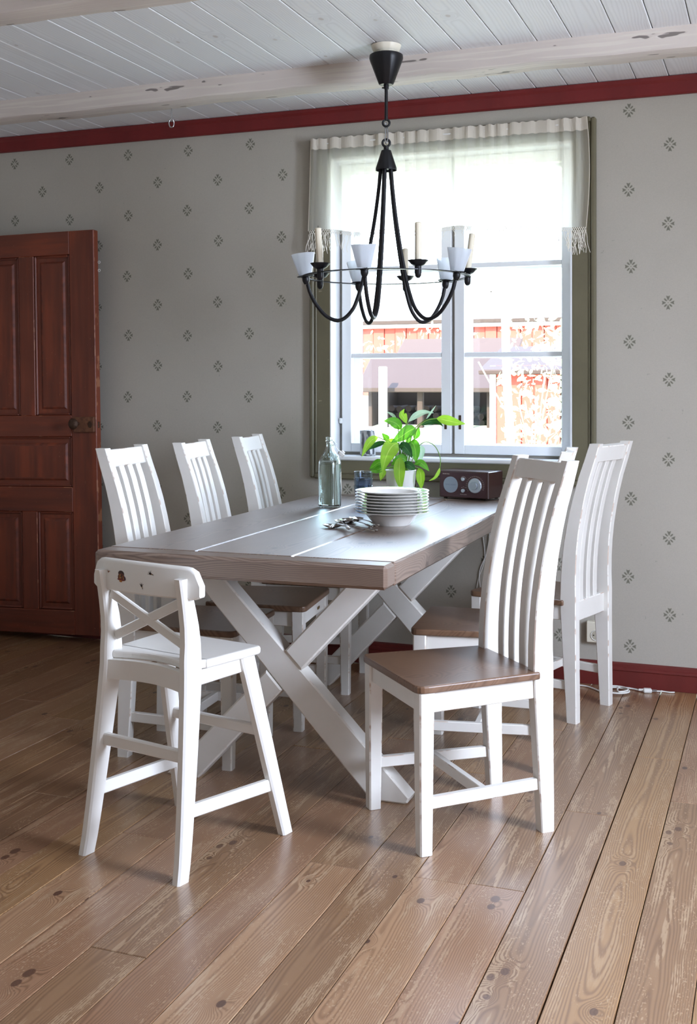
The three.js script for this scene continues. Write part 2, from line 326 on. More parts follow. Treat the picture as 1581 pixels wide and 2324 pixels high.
// floor: pine boards running towards the window wall
{
  const f = struct('floor', 'worn lacquered pine plank floor');
  const JO = { 0: [0.9, 3.1], 1: [1.475, 3.6], 2: [2.05, 4.1], 3: [0.7, 2.062, 4.4], 4: [1.25, 3.3], 5: [2.07], 6: [1.0, 3.05], 7: [2.66], 8: [1.2, 3.5], 9: [2.075, 4.2], 10: [0.95, 2.9] }, P = 0.1415;
  mesh('subfloor', boxes([[XL, XR, -0.2, -0.024, 0, ZF]]), darkGap, f);
  for (let k = -17; k < 26; k++) {
    const xr = Math.min(XR, -0.297 - P * k), xl = Math.max(XL, xr - P); if (xr - xl < 0.02) continue;
    const cuts = [0, ...(JO[k] ?? (k % 2 ? [rr(0.8, 1.6), rr(2.6, 3.8)] : [rr(1.7, 2.4), rr(3.8, 4.6)])), ZF], gap = k === 0 || k === 1 ? 0.0035 : rr(0.0008, 0.0022);
    for (let i = 0; i + 1 < cuts.length; i++) {
      const L = cuts[i + 1] - cuts[i] - 0.0012, m = floorMats[Math.floor(R() * 6)];
      mesh('floorboard', bev(xr - xl - gap, 0.022, L, 0.0016, 0.08, rr(0, 2.5)), m, f, [(xl + xr) / 2, -0.011 - (R() < 0.3 ? 0.0008 : 0), (cuts[i] + cuts[i + 1]) / 2]);
    }
  }
}
// ceiling: whitewashed boards over beams
{
  const c = struct('ceiling', 'whitewashed board ceiling');
  const s = [-3.86, -3.72, -3.58, -3.44, -3.3, -3.19, -3.083, -2.926, -2.804, -2.664, -2.507, -2.358, -2.225, -2.094, -1.965, -1.804, -1.65, -1.524, -1.38, -1.238, -1.11, -0.955, -0.822, -0.6955, -0.54, -0.41, -0.28, -0.14];
  for (let x = 0; x < 1.95; x += 0.145) s.push(x); s.push(XR);
  mesh('ceiling_deck', boxes([[XL - 0.25, XR + 0.25, YC + 0.022, 2.8, -0.26, ZF + 0.25]]), darkGap, c);
  for (let i = 0; i + 1 < s.length; i++) mesh('ceiling_board', bev(s[i + 1] - s[i] - 0.003, 0.02, ZF - 0.004, 0.0025, 0.08, rr(0, 2.5)), ceilMats[i % 3], c, [(s[i] + s[i + 1]) / 2, YC + 0.011 + rr(-0.0006, 0.0006), ZF / 2]);
}
// rough-hewn beams: a ring of points wobbling along x
function beam(z, turn, seed, label) {
  const r = rng(seed), rings = [], n = 60, hw = 0.062, yb = 2.436, ph = [...Array(12)].map(() => r() * 7);
  const wob = (x, k) => 0.0022 * Math.sin(x * 5.1 + ph[k]) + 0.0016 * Math.sin(x * 13.7 + ph[(k + 3) % 12]) + 0.001 * Math.sin(x * 31 + ph[(k + 5) % 12]);
  for (let i = 0; i <= n; i++) {
    const x = -2.5 + 5.85 * i / n, q = 0.012 + 0.004 * Math.sin(x * 3 + ph[8]), y = yb + wob(x, 0), a = hw + wob(x, 1), b = hw + wob(x, 2);
    rings.push([[x, YC + 0.003, a], [x, y + q, a], [x, y + q * 0.3, a - q * 0.3], [x, y, a - q], [x, y - 0.001 + wob(x, 4) * 0.5, 0], [x, y, -b + q], [x, y + q * 0.3, -b + q * 0.3], [x, y + q, -b], [x, YC + 0.003, -b]]);
  }
  const m = mesh('ceiling_beam', skin(rings, { crease: 0.7 }), beamMat, scene, [-1.355, 0, z], [0, turn, 0]);
  m.userData = { kind: 'structure', label }; return m;
}
beam(0.605, -0.012, 3, 'white painted ceiling beam near the window wall with the iron eye hook');
beam(1.765, 0.0, 8, 'white painted ceiling beam at the upper edge of the picture');
beam(3.0, 0.0, 12, 'white painted ceiling beam above the camera');
beam(4.2, 0.0, 15, 'white painted ceiling beam behind the camera');
// trims
{
  const t = mesh('trim_1', profX([[2.44, 0], [2.44, 0.014], [2.446, 0.02], [2.49, 0.02], [2.5, 0.028], [2.5135, 0.03], [2.5135, 0]], XL, XR), crownPaint, scene); t.userData = { kind: 'structure', label: 'dark red cornice strip under the ceiling' };
  const b = (z) => [[0.001, 0], [0.001, 0.02], [0.066, 0.02], [0.07, 0.023], [0.078, 0.022], [0.082, 0.015], [0.093, 0.014], [0.098, 0.006], [0.099, 0]];
  const m = mesh('baseboard_back', profX(b(), XL, XR), redPaint, scene); m.userData = { kind: 'structure', label: 'dark red moulded baseboard below the window' };
}
// ---------------------------------------------------------------- the window
{
  const w = struct('window_1', 'double casement window with white sashes and a grey green casing');
  const ox0 = -1.99, ox1 = -0.707, oy0 = 0.83, oy1 = 2.372, zc = 0.011;
  const put = (name, x0, x1, y0, y1, z0, z1, mat, c = 0.003, parent = w) => mesh(name, bev(x1 - x0, y1 - y0, z1 - z0, c, R(), R()), mat, parent, [(x0 + x1) / 2, (y0 + y1) / 2, (z0 + z1) / 2]);
  const cas = (x0, x1, y0, y1) => { const v = y1 - y0 > x1 - x0, out = [x0 < -1.9 && v ? 0 : 1]; put('casing', x0, x1, y0, y1, 0, 0.02, greenPaint, 0.002); };
  cas(ox0, -1.897, oy0, oy1); cas(-0.803, ox1, oy0, oy1); cas(-1.897, -0.803, 2.282, oy1); cas(-1.897, -0.803, oy0, 0.916);
  const B = 0.017;                                     // raised beads round the outer edge
  put('bead', ox0 - 0.004, ox0 + B, oy0, oy1, 0, 0.034, greenPaint, 0.006); put('bead', ox1 - B, ox1 + 0.004, oy0, oy1, 0, 0.034, greenPaint, 0.006);
  put('bead', ox0 + B, ox1 - B, oy1 - B, oy1 + 0.003, 0, 0.034, greenPaint, 0.006); put('bead', ox0 + B, ox1 - B, oy0 - 0.004, oy0 + B, 0, 0.034, greenPaint, 0.006);
  put('bead', ox0 + B + 0.003, ox0 + B + 0.011, oy0 + 0.02, oy1 - 0.02, 0.015, 0.025, greenPaint, 0.003); put('bead', ox1 - B - 0.011, ox1 - B - 0.003, oy0 + 0.02, oy1 - 0.02, 0.015, 0.025, greenPaint, 0.003);
  put('bead', ox0 + B + 0.011, ox1 - B - 0.011, oy0 + B + 0.003, oy0 + B + 0.011, 0.015, 0.025, greenPaint, 0.003);
  put('window_sill', -1.9, -0.8, 0.912, 0.932, -0.26, 0.03, whiteSash, 0.005);
  for (const s of [0, 1]) put('jamb', s ? -0.812 : -1.905, s ? -0.795 : -1.893, 0.932, 2.285, -0.26, 0.018, whiteSash, 0.002);
  put('jamb', -1.893, -0.812, 2.27, 2.285, -0.26, 0.018, whiteSash, 0.002);
  const frameGrey = std({ color: 0xa8a298, roughness: 0.5 });
  put('frame_rail', -1.893, -0.812, 0.932, 0.944, -0.24, -0.1, frameGrey, 0.002); put('frame_stile', -1.893, -1.872, 0.944, 2.27, -0.24, -0.1, frameGrey, 0.002); put('frame_stile', -0.825, -0.812, 0.944, 2.27, -0.24, -0.1, frameGrey, 0.002);
  put('mullion', -1.365, -1.328, 0.944, 2.27, -0.24, -0.1, frameGrey, 0.002);
  for (const [x0, x1, k] of [[-1.876, -1.354, 0], [-1.340, -0.818, 1]]) for (const [zf, st, out] of [[-0.075, 0.046, 0], [-0.2, 0.046, 1]]) {
    const g = new THREE.Group(); g.name = out ? 'outer_sash' : 'inner_sash'; w.add(g);
    const z0 = zf - 0.035, a = x0 + st, b = x1 - st, yb = 0.946, yt = 2.268;
    const pu = (n, ...q) => put(n, ...q, n === 'glass_pane' ? pane : whiteSash, 0.0025, g);
    pu('stile', x0, a, yb, yt, z0, zf); pu('stile', b, x1, yb, yt, z0, zf); pu('rail', a, b, yb, yb + 0.04, z0, zf - 0.001); pu('rail', a, b, yt - 0.05, yt, z0, zf - 0.001);
    for (const y of [1.387, 1.783]) pu('glazing_bar', a, b, y - 0.011, y + 0.011, z0 + 0.004, zf - 0.004);
    for (const [p, q] of [[0.986, 1.376], [1.398, 1.772], [1.794, 2.218]]) mesh('glass_pane', shift(new THREE.PlaneGeometry(b - a, q - p), (a + b) / 2, (p + q) / 2, zf - 0.018), pane, g);
    if (!out) {
      const hx = k ? a - 0.02 : b + 0.02;
      put('catch_plate', hx - 0.0055, hx + 0.0055, 1.005 + 0.05, 1.118, zf, zf + 0.003, castIron, 0.001, g);
      mesh('catch_knob', new THREE.CylinderGeometry(0.004, 0.005, 0.012, 12).rotateX(Math.PI / 2), castIron, g, [hx, 1.09, zf + 0.008]);
    }
  }
  put('hinge', -1.886, -1.872, 1.075, 1.1, -0.075, -0.066, whiteSash, 0.003);
}
// windows in the right wall, outside the picture: they light the room
WIN2.forEach(([z0, z1, y0, y1], i) => {
  const w = struct('window_' + (i + 2), 'white casement window in the right wall');
  const put = (n, ya, yb, za, zb, x0 = XR + 0.1, x1 = XR + 0.15) => mesh(n, bev(x1 - x0, yb - ya, zb - za, 0.003), whiteSash, w, [(x0 + x1) / 2, (ya + yb) / 2, (za + zb) / 2]);
  put('stile', y0, y1, z0, z0 + 0.05); put('stile', y0, y1, z1 - 0.05, z1); put('rail', y0, y0 + 0.05, z0 + 0.05, z1 - 0.05); put('rail', y1 - 0.05, y1, z0 + 0.05, z1 - 0.05);
  put('mullion', y0 + 0.05, y1 - 0.05, (z0 + z1) / 2 - 0.03, (z0 + z1) / 2 + 0.03);
  put('window_sill', y0 - 0.02, y0, z0, z1, XR - 0.03, XR + 0.25);
  mesh('glass_pane', shift(new THREE.PlaneGeometry(z1 - z0 - 0.1, y1 - y0 - 0.1).rotateY(-Math.PI / 2), XR + 0.13, (y0 + y1) / 2, (z0 + z1) / 2), pane, w);
});
// ---------------------------------------------------------------- the open door against the wall
{
  const doorMat = (seed, W, H) => {
    const map = tex(512, 1024, W, H, (u, v) => {
      const g = fb(u, v, 40, 5, seed, 3), b = fb(u, v, 4, 5, seed + 2, 4), sp = vn(u * 150, v * 150, 150, 150, seed + 6);
      let c = mixc([124, 58, 36], [92, 42, 26], clamp(0.5 + 0.9 * (g - 0.5) + 0.8 * (b - 0.5)));
      c = mixc(c, [158, 72, 40], sst(0.52, 0.75, fb(u, v, 9, 4, seed + 9, 4)) * 0.4); c = mixc(c, [70, 34, 30], sst(0.55, 0.8, fb(u, v, 7, 3, seed + 19, 4)) * 0.45);
      c = mixc(c, [196, 150, 116], sst(0.965, 0.985, sp) * sst(0.5, 0.7, b) * 0.8);
      return c;
    });
    return phy({ map, roughness: 0.5, clearcoat: 0.08, clearcoatRoughness: 0.4, bumpMap: gray(256, 512, W, H, (u, v) => fb(u, v, 60, 8, seed, 2)), bumpScale: 0.0006 });
  };
  const md = doorMat(401, 0.7, 1.4), edgeM = std({ map: tex(128, 1024, 0.06, 2, (u, v) => { const n = fb(u, v, 2, 40, 411, 4); return mixc([128, 62, 40], [200, 150, 112], sst(0.6, 0.72, n) * 0.6); }), roughness: 0.5 });
  const d = struct('door_1', 'old dark red panelled door standing open against the wall');
  d.position.set(-3.052, 0.04, 0.118); d.rotation.set(0, 0.06, 0); d.rotation.order = 'YXZ'; d.rotation.z = 0.018;
  const DM = [md, edgeM], H = 1.965, TH = 0.042, Wd = 0.745;       // local: x from -Wd to 0, front face z = 0
  const put = (n, x0, x1, y0, y1, z0, z1, c = 0.003, mt = DM, p = d) => mesh(n, bev(x1 - x0, y1 - y0, z1 - z0, c, R(), R()), mt, p, [(x0 + x1) / 2, (y0 + y1) / 2, (z0 + z1) / 2]);
  const sx = [-0.135, -0.335, -0.42, -0.62];                        // stile lines: right panel, muntin, left panel
  put('stile', sx[0], 0, 0, H, -TH, 0); put('stile', -Wd, sx[3], 0, H, -TH, 0);
  for (const [a, b] of [[0, 0.117], [0.597, 0.718], [0.965, 1.068], [1.852, H]]) put('rail', sx[3], sx[0], a, b, -TH, -0.0005);
  put('muntin', sx[2], sx[1], 0.117, 0.597, -TH, -0.0005); put('muntin', sx[2], sx[1], 1.068, 1.852, -TH, -0.0005);
  const panel = (x0, x1, y0, y1) => {
    const m = put('panel', x0, x1, y0, y1, -0.034, -0.014, 0.001, [md, md]); const cx = (x0 + x1) / 2, cy = (y0 + y1) / 2;
    const ring = (i, z) => [[x0 + i - cx, y0 + i - cy, z], [x1 - i - cx, y0 + i - cy, z], [x1 - i - cx, y1 - i - cy, z], [x0 + i - cx, y1 - i - cy, z]];
    mesh('raised_field', skin([ring(0.03, 0.009), ring(0.04, 0.017), ring(0.046, 0.018)], { crease: 0.2 }), md, m);
    for (const [a, b, e, f] of [[x0, x0 + 0.012, y0, y1], [x1 - 0.012, x1, y0, y1], [x0 + 0.012, x1 - 0.012, y0, y0 + 0.012], [x0 + 0.012, x1 - 0.012, y1 - 0.012, y1]]) put('moulding', a - cx, b - cx, e - cy, f - cy, 0.005, 0.02, 0.005, [md, md], m);
  };
  panel(sx[1], sx[0], 0.117, 0.597); panel(sx[3], sx[2], 0.117, 0.597); panel(sx[3], sx[0], 0.718, 0.965); panel(sx[1], sx[0], 1.068, 1.852); panel(sx[3], sx[2], 1.068, 1.852);
  const rust = std({ map: tex(128, 128, 0.1, 0.1, (u, v) => mixc([138, 92, 64], [84, 52, 38], fb(u, v, 8, 8, 421, 3))), roughness: 0.7, metalness: 0.3 });
  const lk = put('rim_lock', -0.115, -0.004, 0.985, 1.06, 0, 0.018, 0.003, rust);
  mesh('spindle', new THREE.CylinderGeometry(0.007, 0.009, 0.04, 12).rotateX(Math.PI / 2), castIron, lk, [-0.03, 0.005, 0.028]);
  mesh('door_knob', lathe([[0, 0.014], [0.014, 0.012], [0.024, 0.004], [0.026, 0], [0.024, -0.006], [0.012, -0.012], [0, -0.013]], 20).rotateX(Math.PI / 2).scale(1, 1.05, 1), castIron, lk, [-0.03, 0.005, 0.055]);
  mesh('key_plate', lathe([[0, 0.004], [0.01, 0.003], [0.011, 0]], 16).rotateX(Math.PI / 2).scale(1, 1.5, 1), castIron, lk, [0.035, 0, 0.009]);
  put('lock_edge', 0, 0.0012, 0.004, H - 0.004, -TH + 0.003, -0.003, 0.0003, [edgeM, edgeM]);
  for (const y of [1.77, 1.81]) mesh('screw_eye', new THREE.TorusGeometry(0.006, 0.0016, 8, 18), whitePlastic, d, [0.007, y, -TH + 0.004]);
  put('bolt', -0.006, 0.004, 1.005, 1.035, -0.026, -0.012, 0.002, castIron);
}

// ---------------------------------------------------------------- dining table
const TT = 0.768;
{
  const t = thing('dining_table', 'long trestle dining table with brown stained plank top and white crossed legs', 'table', [-1.4365, 0, 1.03], 0.0143);
  const L = 1.87, th = 0.066, yc = TT - th / 2, z1 = L / 2, be = 0.082;
  const px = [-0.449, -0.158, 0.146, 0.452];
  for (let i = 0; i < 3; i++) mesh('plank', bev(px[i + 1] - px[i] - 0.0008, th, L - 2 * be, 0.0055, 0.16 + i * 0.3, i * 0.77), [tableMats[i], tableEdges[i]], t, [(px[i] + px[i + 1]) / 2, yc, 0]);
  for (const s of [-1, 1]) {                            // breadboard ends, edges worn soft and a little wavy
    const g = bev(0.901, th, be - 0.001, 0.009, 0.1, s);
    mesh('breadboard_end', g, [tableMats[1], tableEdges[1]], t, [0.0015, yc, s * (z1 - be / 2)]);
  }
  // crossed trestles: one plank runs through, the other is let in as two halves
  const yTop = TT - th, tk = 0.062;
  const plankXY = (pts, z, tk2, name, bvl = 0.005) => {
    const n = pts.length, area = pts.reduce((q, p, i) => q + p[0] * pts[(i + 1) % n][1] - pts[(i + 1) % n][0] * p[1], 0), sg = Math.sign(area);
    const inset = (o) => pts.map((p, i) => {                 // outline drawn in by o
      const A = pts[(i + n - 1) % n], B = pts[(i + 1) % n], u = [p[0] - A[0], p[1] - A[1]], v = [B[0] - p[0], B[1] - p[1]], lu = Math.hypot(...u), lv = Math.hypot(...v);
      const nu = [-u[1] / lu * sg, u[0] / lu * sg], nv = [-v[1] / lv * sg, v[0] / lv * sg], k = Math.max(0.35, 1 + nu[0] * nv[0] + nu[1] * nv[1]);
      return [p[0] + (nu[0] + nv[0]) * o / k, p[1] + (nu[1] + nv[1]) * o / k];
    });
    const ring = (o, q) => inset(o).map(([x, y]) => [x, y, q]), h = tk2 / 2;
    const g = skin([ring(bvl, -h), ring(0, -h + bvl * 0.8), ring(0, h - bvl * 0.8), ring(bvl, h)], { crease: 0.3, side: (j, i) => (i === 1 ? 0 : 1) });
    return mesh(name, shift(g, 0, 0, z), PAINT, t);
  };
  for (const zc of [0.542, -0.64]) {
    const yh = yTop, w = 0.108, a = 0.372, cut = 0.002;
    // through plank: top left to bottom right (outer corner rounded)
    const A = [[-a, yh], [-a + w, yh], [a + 0.035, 0.02], [a + 0.028, 0.004], [a + 0.018, 0.0], [a - w + 0.02, 0.0]];
    plankXY(A, zc, tk, 'through_leg');
    // where the halves meet it
    const lx = (y) => -a + (2 * a + 0.02 - w) * (yh - y) / yh - cut, rx = (y) => -a + w + (2 * a - w + 0.035) * (yh - y) / (yh - 0.02) + cut;
    const ux = (y, o) => a - (2 * a - w + 0.03) * (yh - y) / yh - o;   // right edge of the other diagonal
    const hit = (f, o) => { let lo = 0, hi = yh; for (let i = 0; i < 40; i++) { const m = (lo + hi) / 2; if (ux(m, o) - f(m) > 0) hi = m; else lo = m; } return (lo + hi) / 2; };
    const u1 = hit(rx, 0), u2 = hit(rx, w), l1 = hit(lx, 0), l2 = hit(lx, w);
    plankXY([[a - w, yh], [ux(u2, w), u2], [ux(u1, 0), u1], [a, yh]], zc + 0.004, tk, 'upper_leg');
    plankXY([[ux(l2, w), l2], [ux(0.004, w) - 0.006, 0.004], [ux(0.004, w) + 0.012, 0.0], [ux(0, 0), 0.0], [ux(l1, 0), l1]], zc + 0.004, tk, 'lower_leg');
  }
}
// ---------------------------------------------------------------- dining chairs
const zb = (y) => { const k = [[0, -0.2], [0.2, -0.193], [0.45, -0.186], [0.58, -0.188], [0.7, -0.2], [0.82, -0.223], [0.93, -0.253], [1.036, -0.288]]; for (let i = 0; i + 1 < k.length; i++) if (y <= k[i + 1][0]) { const t = (y - k[i][0]) / (k[i + 1][0] - k[i][0]), a = k[Math.max(0, i - 1)][1], b = k[i][1], c = k[i + 1][1], d = k[Math.min(k.length - 1, i + 2)][1]; return b + 0.5 * t * (c - a + t * (2 * a - 5 * b + 4 * c - d + t * (3 * (b - c) + d - a))); } return -0.288; };
function makeChair(label, pos, turn) {
  const t = thing('dining_chair', label, 'chair', pos, turn, 'high back dining chairs round the table');
  const seat = slab(rounded([[-0.178, -0.17], [-0.205, 0.218], [0.205, 0.218], [0.178, -0.17]], [0.006, 0.035, 0.035, 0.006]), 0.432, 0.453, 0.005);
  { const u = seat.attributes.uv, p = seat.attributes.position; for (let i = 0; i < u.count; i++) u.setXY(i, p.getX(i) + 0.3, p.getZ(i) + p.getY(i) + 0.25); }
  mesh('seat', seat, seatWood, t);
  for (const s of [-1, 1]) mesh('leg', post([[s * 0.179, 0, 0.187, 0.036, 0.036], [s * 0.178, 0.2, 0.187, 0.04, 0.04], [s * 0.177, 0.432, 0.186, 0.044, 0.044]], 0.004), PAINT, t);
  mesh('apron', bev(0.314, 0.054, 0.02, 0.002), PAINT, t, [0, 0.404, 0.189]);
  for (const s of [-1, 1]) mesh('apron', bar([s * 0.178, 0.404, 0.165], [s * 0.152, 0.404, -0.16], 0.02, 0.054, 0.002), PAINT, t);
  for (const s of [-1, 1]) {
    const sec = []; for (let i = 0; i <= 16; i++) { const y = 1.036 * i / 16, d = y < 0.45 ? 0.04 + 0.024 * y / 0.45 : 0.064 - 0.024 * (y - 0.45) / 0.586; sec.push([s * (y < 0.45 ? 0.15 : 0.15 - 0.009 * (y - 0.45) / 0.586), y, zb(y), 0.037, d]); }
    mesh('back_post', post(sec, 0.003), PAINT, t);
  }
  for (const k of [-1, 0, 1]) {
    const sec = []; for (let i = 0; i <= 11; i++) { const y = 0.44 + 0.535 * i / 11; sec.push([k * 0.0625, y, zb(y) + 0.002, 0.034, 0.019]); }
    mesh('slat', post(sec, 0.0025), whitePaint, t);
  }
  mesh('top_rail', bev(0.248, 0.062, 0.024, 0.003), PAINT, t, [0, 0.998, zb(0.998) + 0.002], [-0.3, 0, 0]);
  mesh('lower_rail', bev(0.266, 0.075, 0.024, 0.003), PAINT, t, [0, 0.405, zb(0.4)]);
  for (const s of [-1, 1]) mesh('stretcher', bar([s * 0.178, 0.135, 0.17], [s * 0.151, 0.135, -0.176], 0.019, 0.032, 0.002), PAINT, t);
  mesh('stretcher', bev(0.32, 0.032, 0.02, 0.002), PAINT, t, [0, 0.135, 0]);
  return t;
}
const D2 = Math.PI / 180;
const chair0 = makeChair('white chair with brown seat turned towards the room at the near right of the table', [-0.857, 0, 1.662], -48.5 * D2);
dup(chair0, [-0.93, 0, 1.046], -83.5 * D2, 'white chair on the right side mostly hidden behind the turned chair');
dup(chair0, [-0.856, 0, 0.391], -105.5 * D2, 'white chair at the right end of the table beside the wall socket');
dup(chair0, [-1.87, 0, 1.335], 94.5 * D2, 'leftmost white chair by the red door with its back to the wall');
const chair4 = dup(chair0, [-1.829, 0, 0.887], 98.5 * D2, 'middle one of the three white chairs on the left side of the table');
dup(chair0, [-1.842, 0, 0.369], 98 * D2, 'white chair on the left side closest to the window wall');
{ // small brass plate on the front apron of the two tucked-in left chairs
  const brass = std({ color: 0x8a6a30, metalness: 0.9, roughness: 0.4 });
  mesh('brass_plate', slab(rounded([[-0.017, -0.0055], [0.017, -0.0055], [0.017, 0.0055], [-0.017, 0.0055]], 0.005), 0, 0.002, 0.0006).rotateX(Math.PI / 2), brass, chair4, [0.07, 0.398, 0.199]);
}
// ---------------------------------------------------------------- children's high chair
{
  const t = thing('junior_chair', 'tall white child chair with crossed back and small stickers at the near table end', 'chair', [-1.5175, 0, 2.0727], Math.atan2(0.225, -0.974));
  const G = glossWhite;
  const zs = (y) => y < 0.5 ? -0.2 + 0.066 * Math.pow(y / 0.5, 0.8) : y < 0.6 ? -0.134 : -0.134 - 0.034 * Math.pow((y - 0.6) / 0.16, 1.25);
  for (const s of [-1, 1]) {
    const sec = []; for (let i = 0; i <= 18; i++) { const y = 0.757 * i / 18; sec.push([s * (0.167 - 0.025 * clamp(y / 0.52)), y, zs(y), 0.026, y < 0.53 ? 0.042 + 0.026 * y / 0.53 : 0.068 - 0.03 * (y - 0.53) / 0.227]); }
    mesh('back_post', post(sec, 0.005), G, t);
    const f = []; for (let i = 0; i <= 4; i++) { const k = i / 4; f.push([s * (0.192 - 0.044 * k), 0.518 * k, 0.205 - 0.125 * k, 0.027, 0.042 + 0.016 * k]); }
    mesh('leg', post(f, 0.005), G, t);
    mesh('stretcher', bar([s * 0.157, 0.165, -0.17], [s * 0.176, 0.145, 0.165], 0.018, 0.034, 0.003), G, t);
    mesh('apron', bar([s * 0.14, 0.492, -0.1], [s * 0.144, 0.492, 0.09], 0.018, 0.04, 0.003), G, t);
  }
  mesh('stretcher', bev(0.306, 0.032, 0.018, 0.003), G, t, [0, 0.3, zs(0.3)]);
  mesh('stretcher', bev(0.334, 0.03, 0.018, 0.003), G, t, [0, 0.3, 0.132]);
  mesh('apron', bev(0.27, 0.04, 0.018, 0.003), G, t, [0, 0.492, 0.098]);
  // seat: dished at the back edge
  const rear = []; for (let i = 0; i <= 10; i++) { const x = -0.128 + 0.256 * i / 10; rear.push([x, -0.142 + 0.03 * (1 - (x / 0.128) ** 2) - 0.0]); }
  const out = [...rear, ...rounded([[0.16, -0.09], [0.178, 0.125], [-0.178, 0.125], [-0.16, -0.09]], [0.004, 0.022, 0.022, 0.004])];
  mesh('seat', slab(out, 0.514, 0.537, 0.008), G, t);
  { // curved rear seat rail
    const rings = []; for (let i = 0; i <= 12; i++) { const x = -0.132 + 0.264 * i / 12, z = -0.15 + 0.028 * (1 - (x / 0.132) ** 2); rings.push([[x, 0.462, z - 0.01], [x, 0.514, z - 0.01], [x, 0.514, z + 0.01], [x, 0.462, z + 0.01]]); }
    mesh('rear_rail', skin(rings, { crease: 0.4 }), G, t);
  }
  { // crest: bowed board with rounded upper corners
    const zc = (x) => -0.152 - 0.028 * (1 - (x / 0.2) ** 2) + 0.014, rings = [], N = 28;
    for (let i = 0; i <= N; i++) {
      const x = -0.188 + 0.376 * i / N, e = Math.abs(x) - 0.15, q = e > 0 ? 0.038 - Math.sqrt(Math.max(0, 0.038 ** 2 - e * e)) : 0;
      const yt = 0.789 - q - 0.004 * (x / 0.188) ** 2, yb = 0.704 + (e > 0.026 ? (e - 0.026) * 0.5 : 0) + 0.006 * (1 - (x / 0.188) ** 2) * 0, z = zc(x), h = 0.011;
      rings.push([[x, yb, z - h + 0.003], [x, yb + 0.004, z - h], [x, yt - 0.009, z - h], [x, yt - 0.003, z - h * 0.7], [x, yt, z - h * 0.2], [x, yt, z + h * 0.2], [x, yt - 0.003, z + h * 0.7], [x, yt - 0.009, z + h], [x, yb + 0.004, z + h], [x, yb, z + h - 0.003]]);
    }
    const crest = mesh('crest_rail', skin(rings, { crease: 0.6 }), G, t);
    // printed stickers on its back: a honey brown hive and flying bees
    const art = (draw, s) => { const c = document.createElement('canvas'); c.width = c.height = s; const g = c.getContext('2d'); draw(g, s); const d = g.getImageData(0, 0, s, s).data, A = new Uint8Array(s * s * 4), C = new Uint8Array(s * s * 4); for (let y = 0; y < s; y++) for (let x = 0; x < s; x++) { const i = (y * s + x) * 4, o = ((s - 1 - y) * s + x) * 4; C.set([d[i], d[i + 1], d[i + 2], 255], o); A.set([d[i + 3], d[i + 3], d[i + 3], 255], o); } const mk = (D, k) => { const q = new THREE.DataTexture(D, s, s); q.magFilter = THREE.LinearFilter; if (k) q.colorSpace = THREE.SRGBColorSpace; q.needsUpdate = true; return q; }; return std({ map: mk(C, true), alphaMap: mk(A), transparent: true, alphaTest: 0.5, roughness: 0.4 }); };
    const hive = art((g, s) => {
      const r = rng(31); g.fillStyle = '#3a1c10'; g.beginPath(); g.ellipse(s * 0.47, s * 0.27, s * 0.33, s * 0.23, 0.1, 0, 7); g.fill();
      g.fillStyle = '#6b3413'; g.beginPath(); g.ellipse(s * 0.47, s * 0.55, s * 0.37, s * 0.3, 0, 0, 7); g.fill();
      for (let i = 0; i < 46; i++) { g.fillStyle = ['#a8671c', '#c98a2c', '#4a1f10', '#8a3a14', '#2c140c', '#d8a84a'][i % 6]; g.beginPath(); g.ellipse(s * (0.18 + 0.6 * r()), s * (0.3 + 0.5 * r()), s * (0.02 + 0.06 * r()), s * (0.015 + 0.03 * r()), r() * 3, 0, 7); g.fill(); }
      g.fillStyle = '#7a2c16'; g.beginPath(); g.ellipse(s * 0.46, s * 0.74, s * 0.42, s * 0.09, 0.05, 0, 7); g.fill();
      g.fillStyle = '#b8741f'; g.beginPath(); g.ellipse(s * 0.42, s * 0.86, s * 0.16, s * 0.08, 0.1, 0, 7); g.fill(); g.fillStyle = '#4a2a34'; g.beginPath(); g.ellipse(s * 0.86, s * 0.62, s * 0.1, s * 0.16, -0.3, 0, 7); g.fill();
    }, 128);
    const bee = (tone) => art((g, s) => {
      g.lineCap = 'round'; g.strokeStyle = tone; g.lineWidth = s * 0.05; for (const [a, b, c, d] of [[0.1, 0.55, 0.9, 0.62], [0.35, 0.2, 0.6, 0.6], [0.62, 0.15, 0.5, 0.5], [0.2, 0.3, 0.5, 0.55], [0.6, 0.6, 0.95, 0.75]]) { g.beginPath(); g.moveTo(a * s, b * s); g.lineTo(c * s, d * s); g.stroke(); }
      g.fillStyle = tone; g.beginPath(); g.ellipse(s * 0.5, s * 0.52, s * 0.2, s * 0.15, 0.3, 0, 7); g.fill();
      g.fillStyle = '#a8741e'; g.beginPath(); g.ellipse(s * 0.72, s * 0.62, s * 0.1, s * 0.05, 0.4, 0, 7); g.fill();
    }, 64);
    const stick = (x, y, w, h, m, rot) => {
      const g = new THREE.PlaneGeometry(w, h, 6, 1), p = g.attributes.position; g.rotateZ(rot); g.rotateY(Math.PI); g.translate(x, y, 0);
      for (let i = 0; i < p.count; i++) p.setZ(i, zc(p.getX(i)) - 0.0116); g.computeVertexNormals(); const o = mesh('sticker', g, m, crest); o.userData.label = m === hive ? 'brown and golden hive sticker' : 'small bee sticker';
    };
    const b1 = bee('#2a1a10'), b2 = bee('#8a5a48');
    stick(0.063, 0.745, 0.036, 0.034, hive, 0); stick(-0.042, 0.763, 0.022, 0.02, b1, 0.1); stick(-0.012, 0.729, 0.02, 0.02, b1, -0.7); stick(0.118, 0.753, 0.014, 0.018, b2, 0.8);
  }
  mesh('cross_slat', bar([0.128, 0.694, -0.148], [-0.128, 0.575, -0.132], 0.012, 0.026, 0.003), G, t);
  mesh('cross_slat', bar([-0.128, 0.694, -0.146], [0.128, 0.575, -0.13], 0.012, 0.026, 0.003), G, t);
}

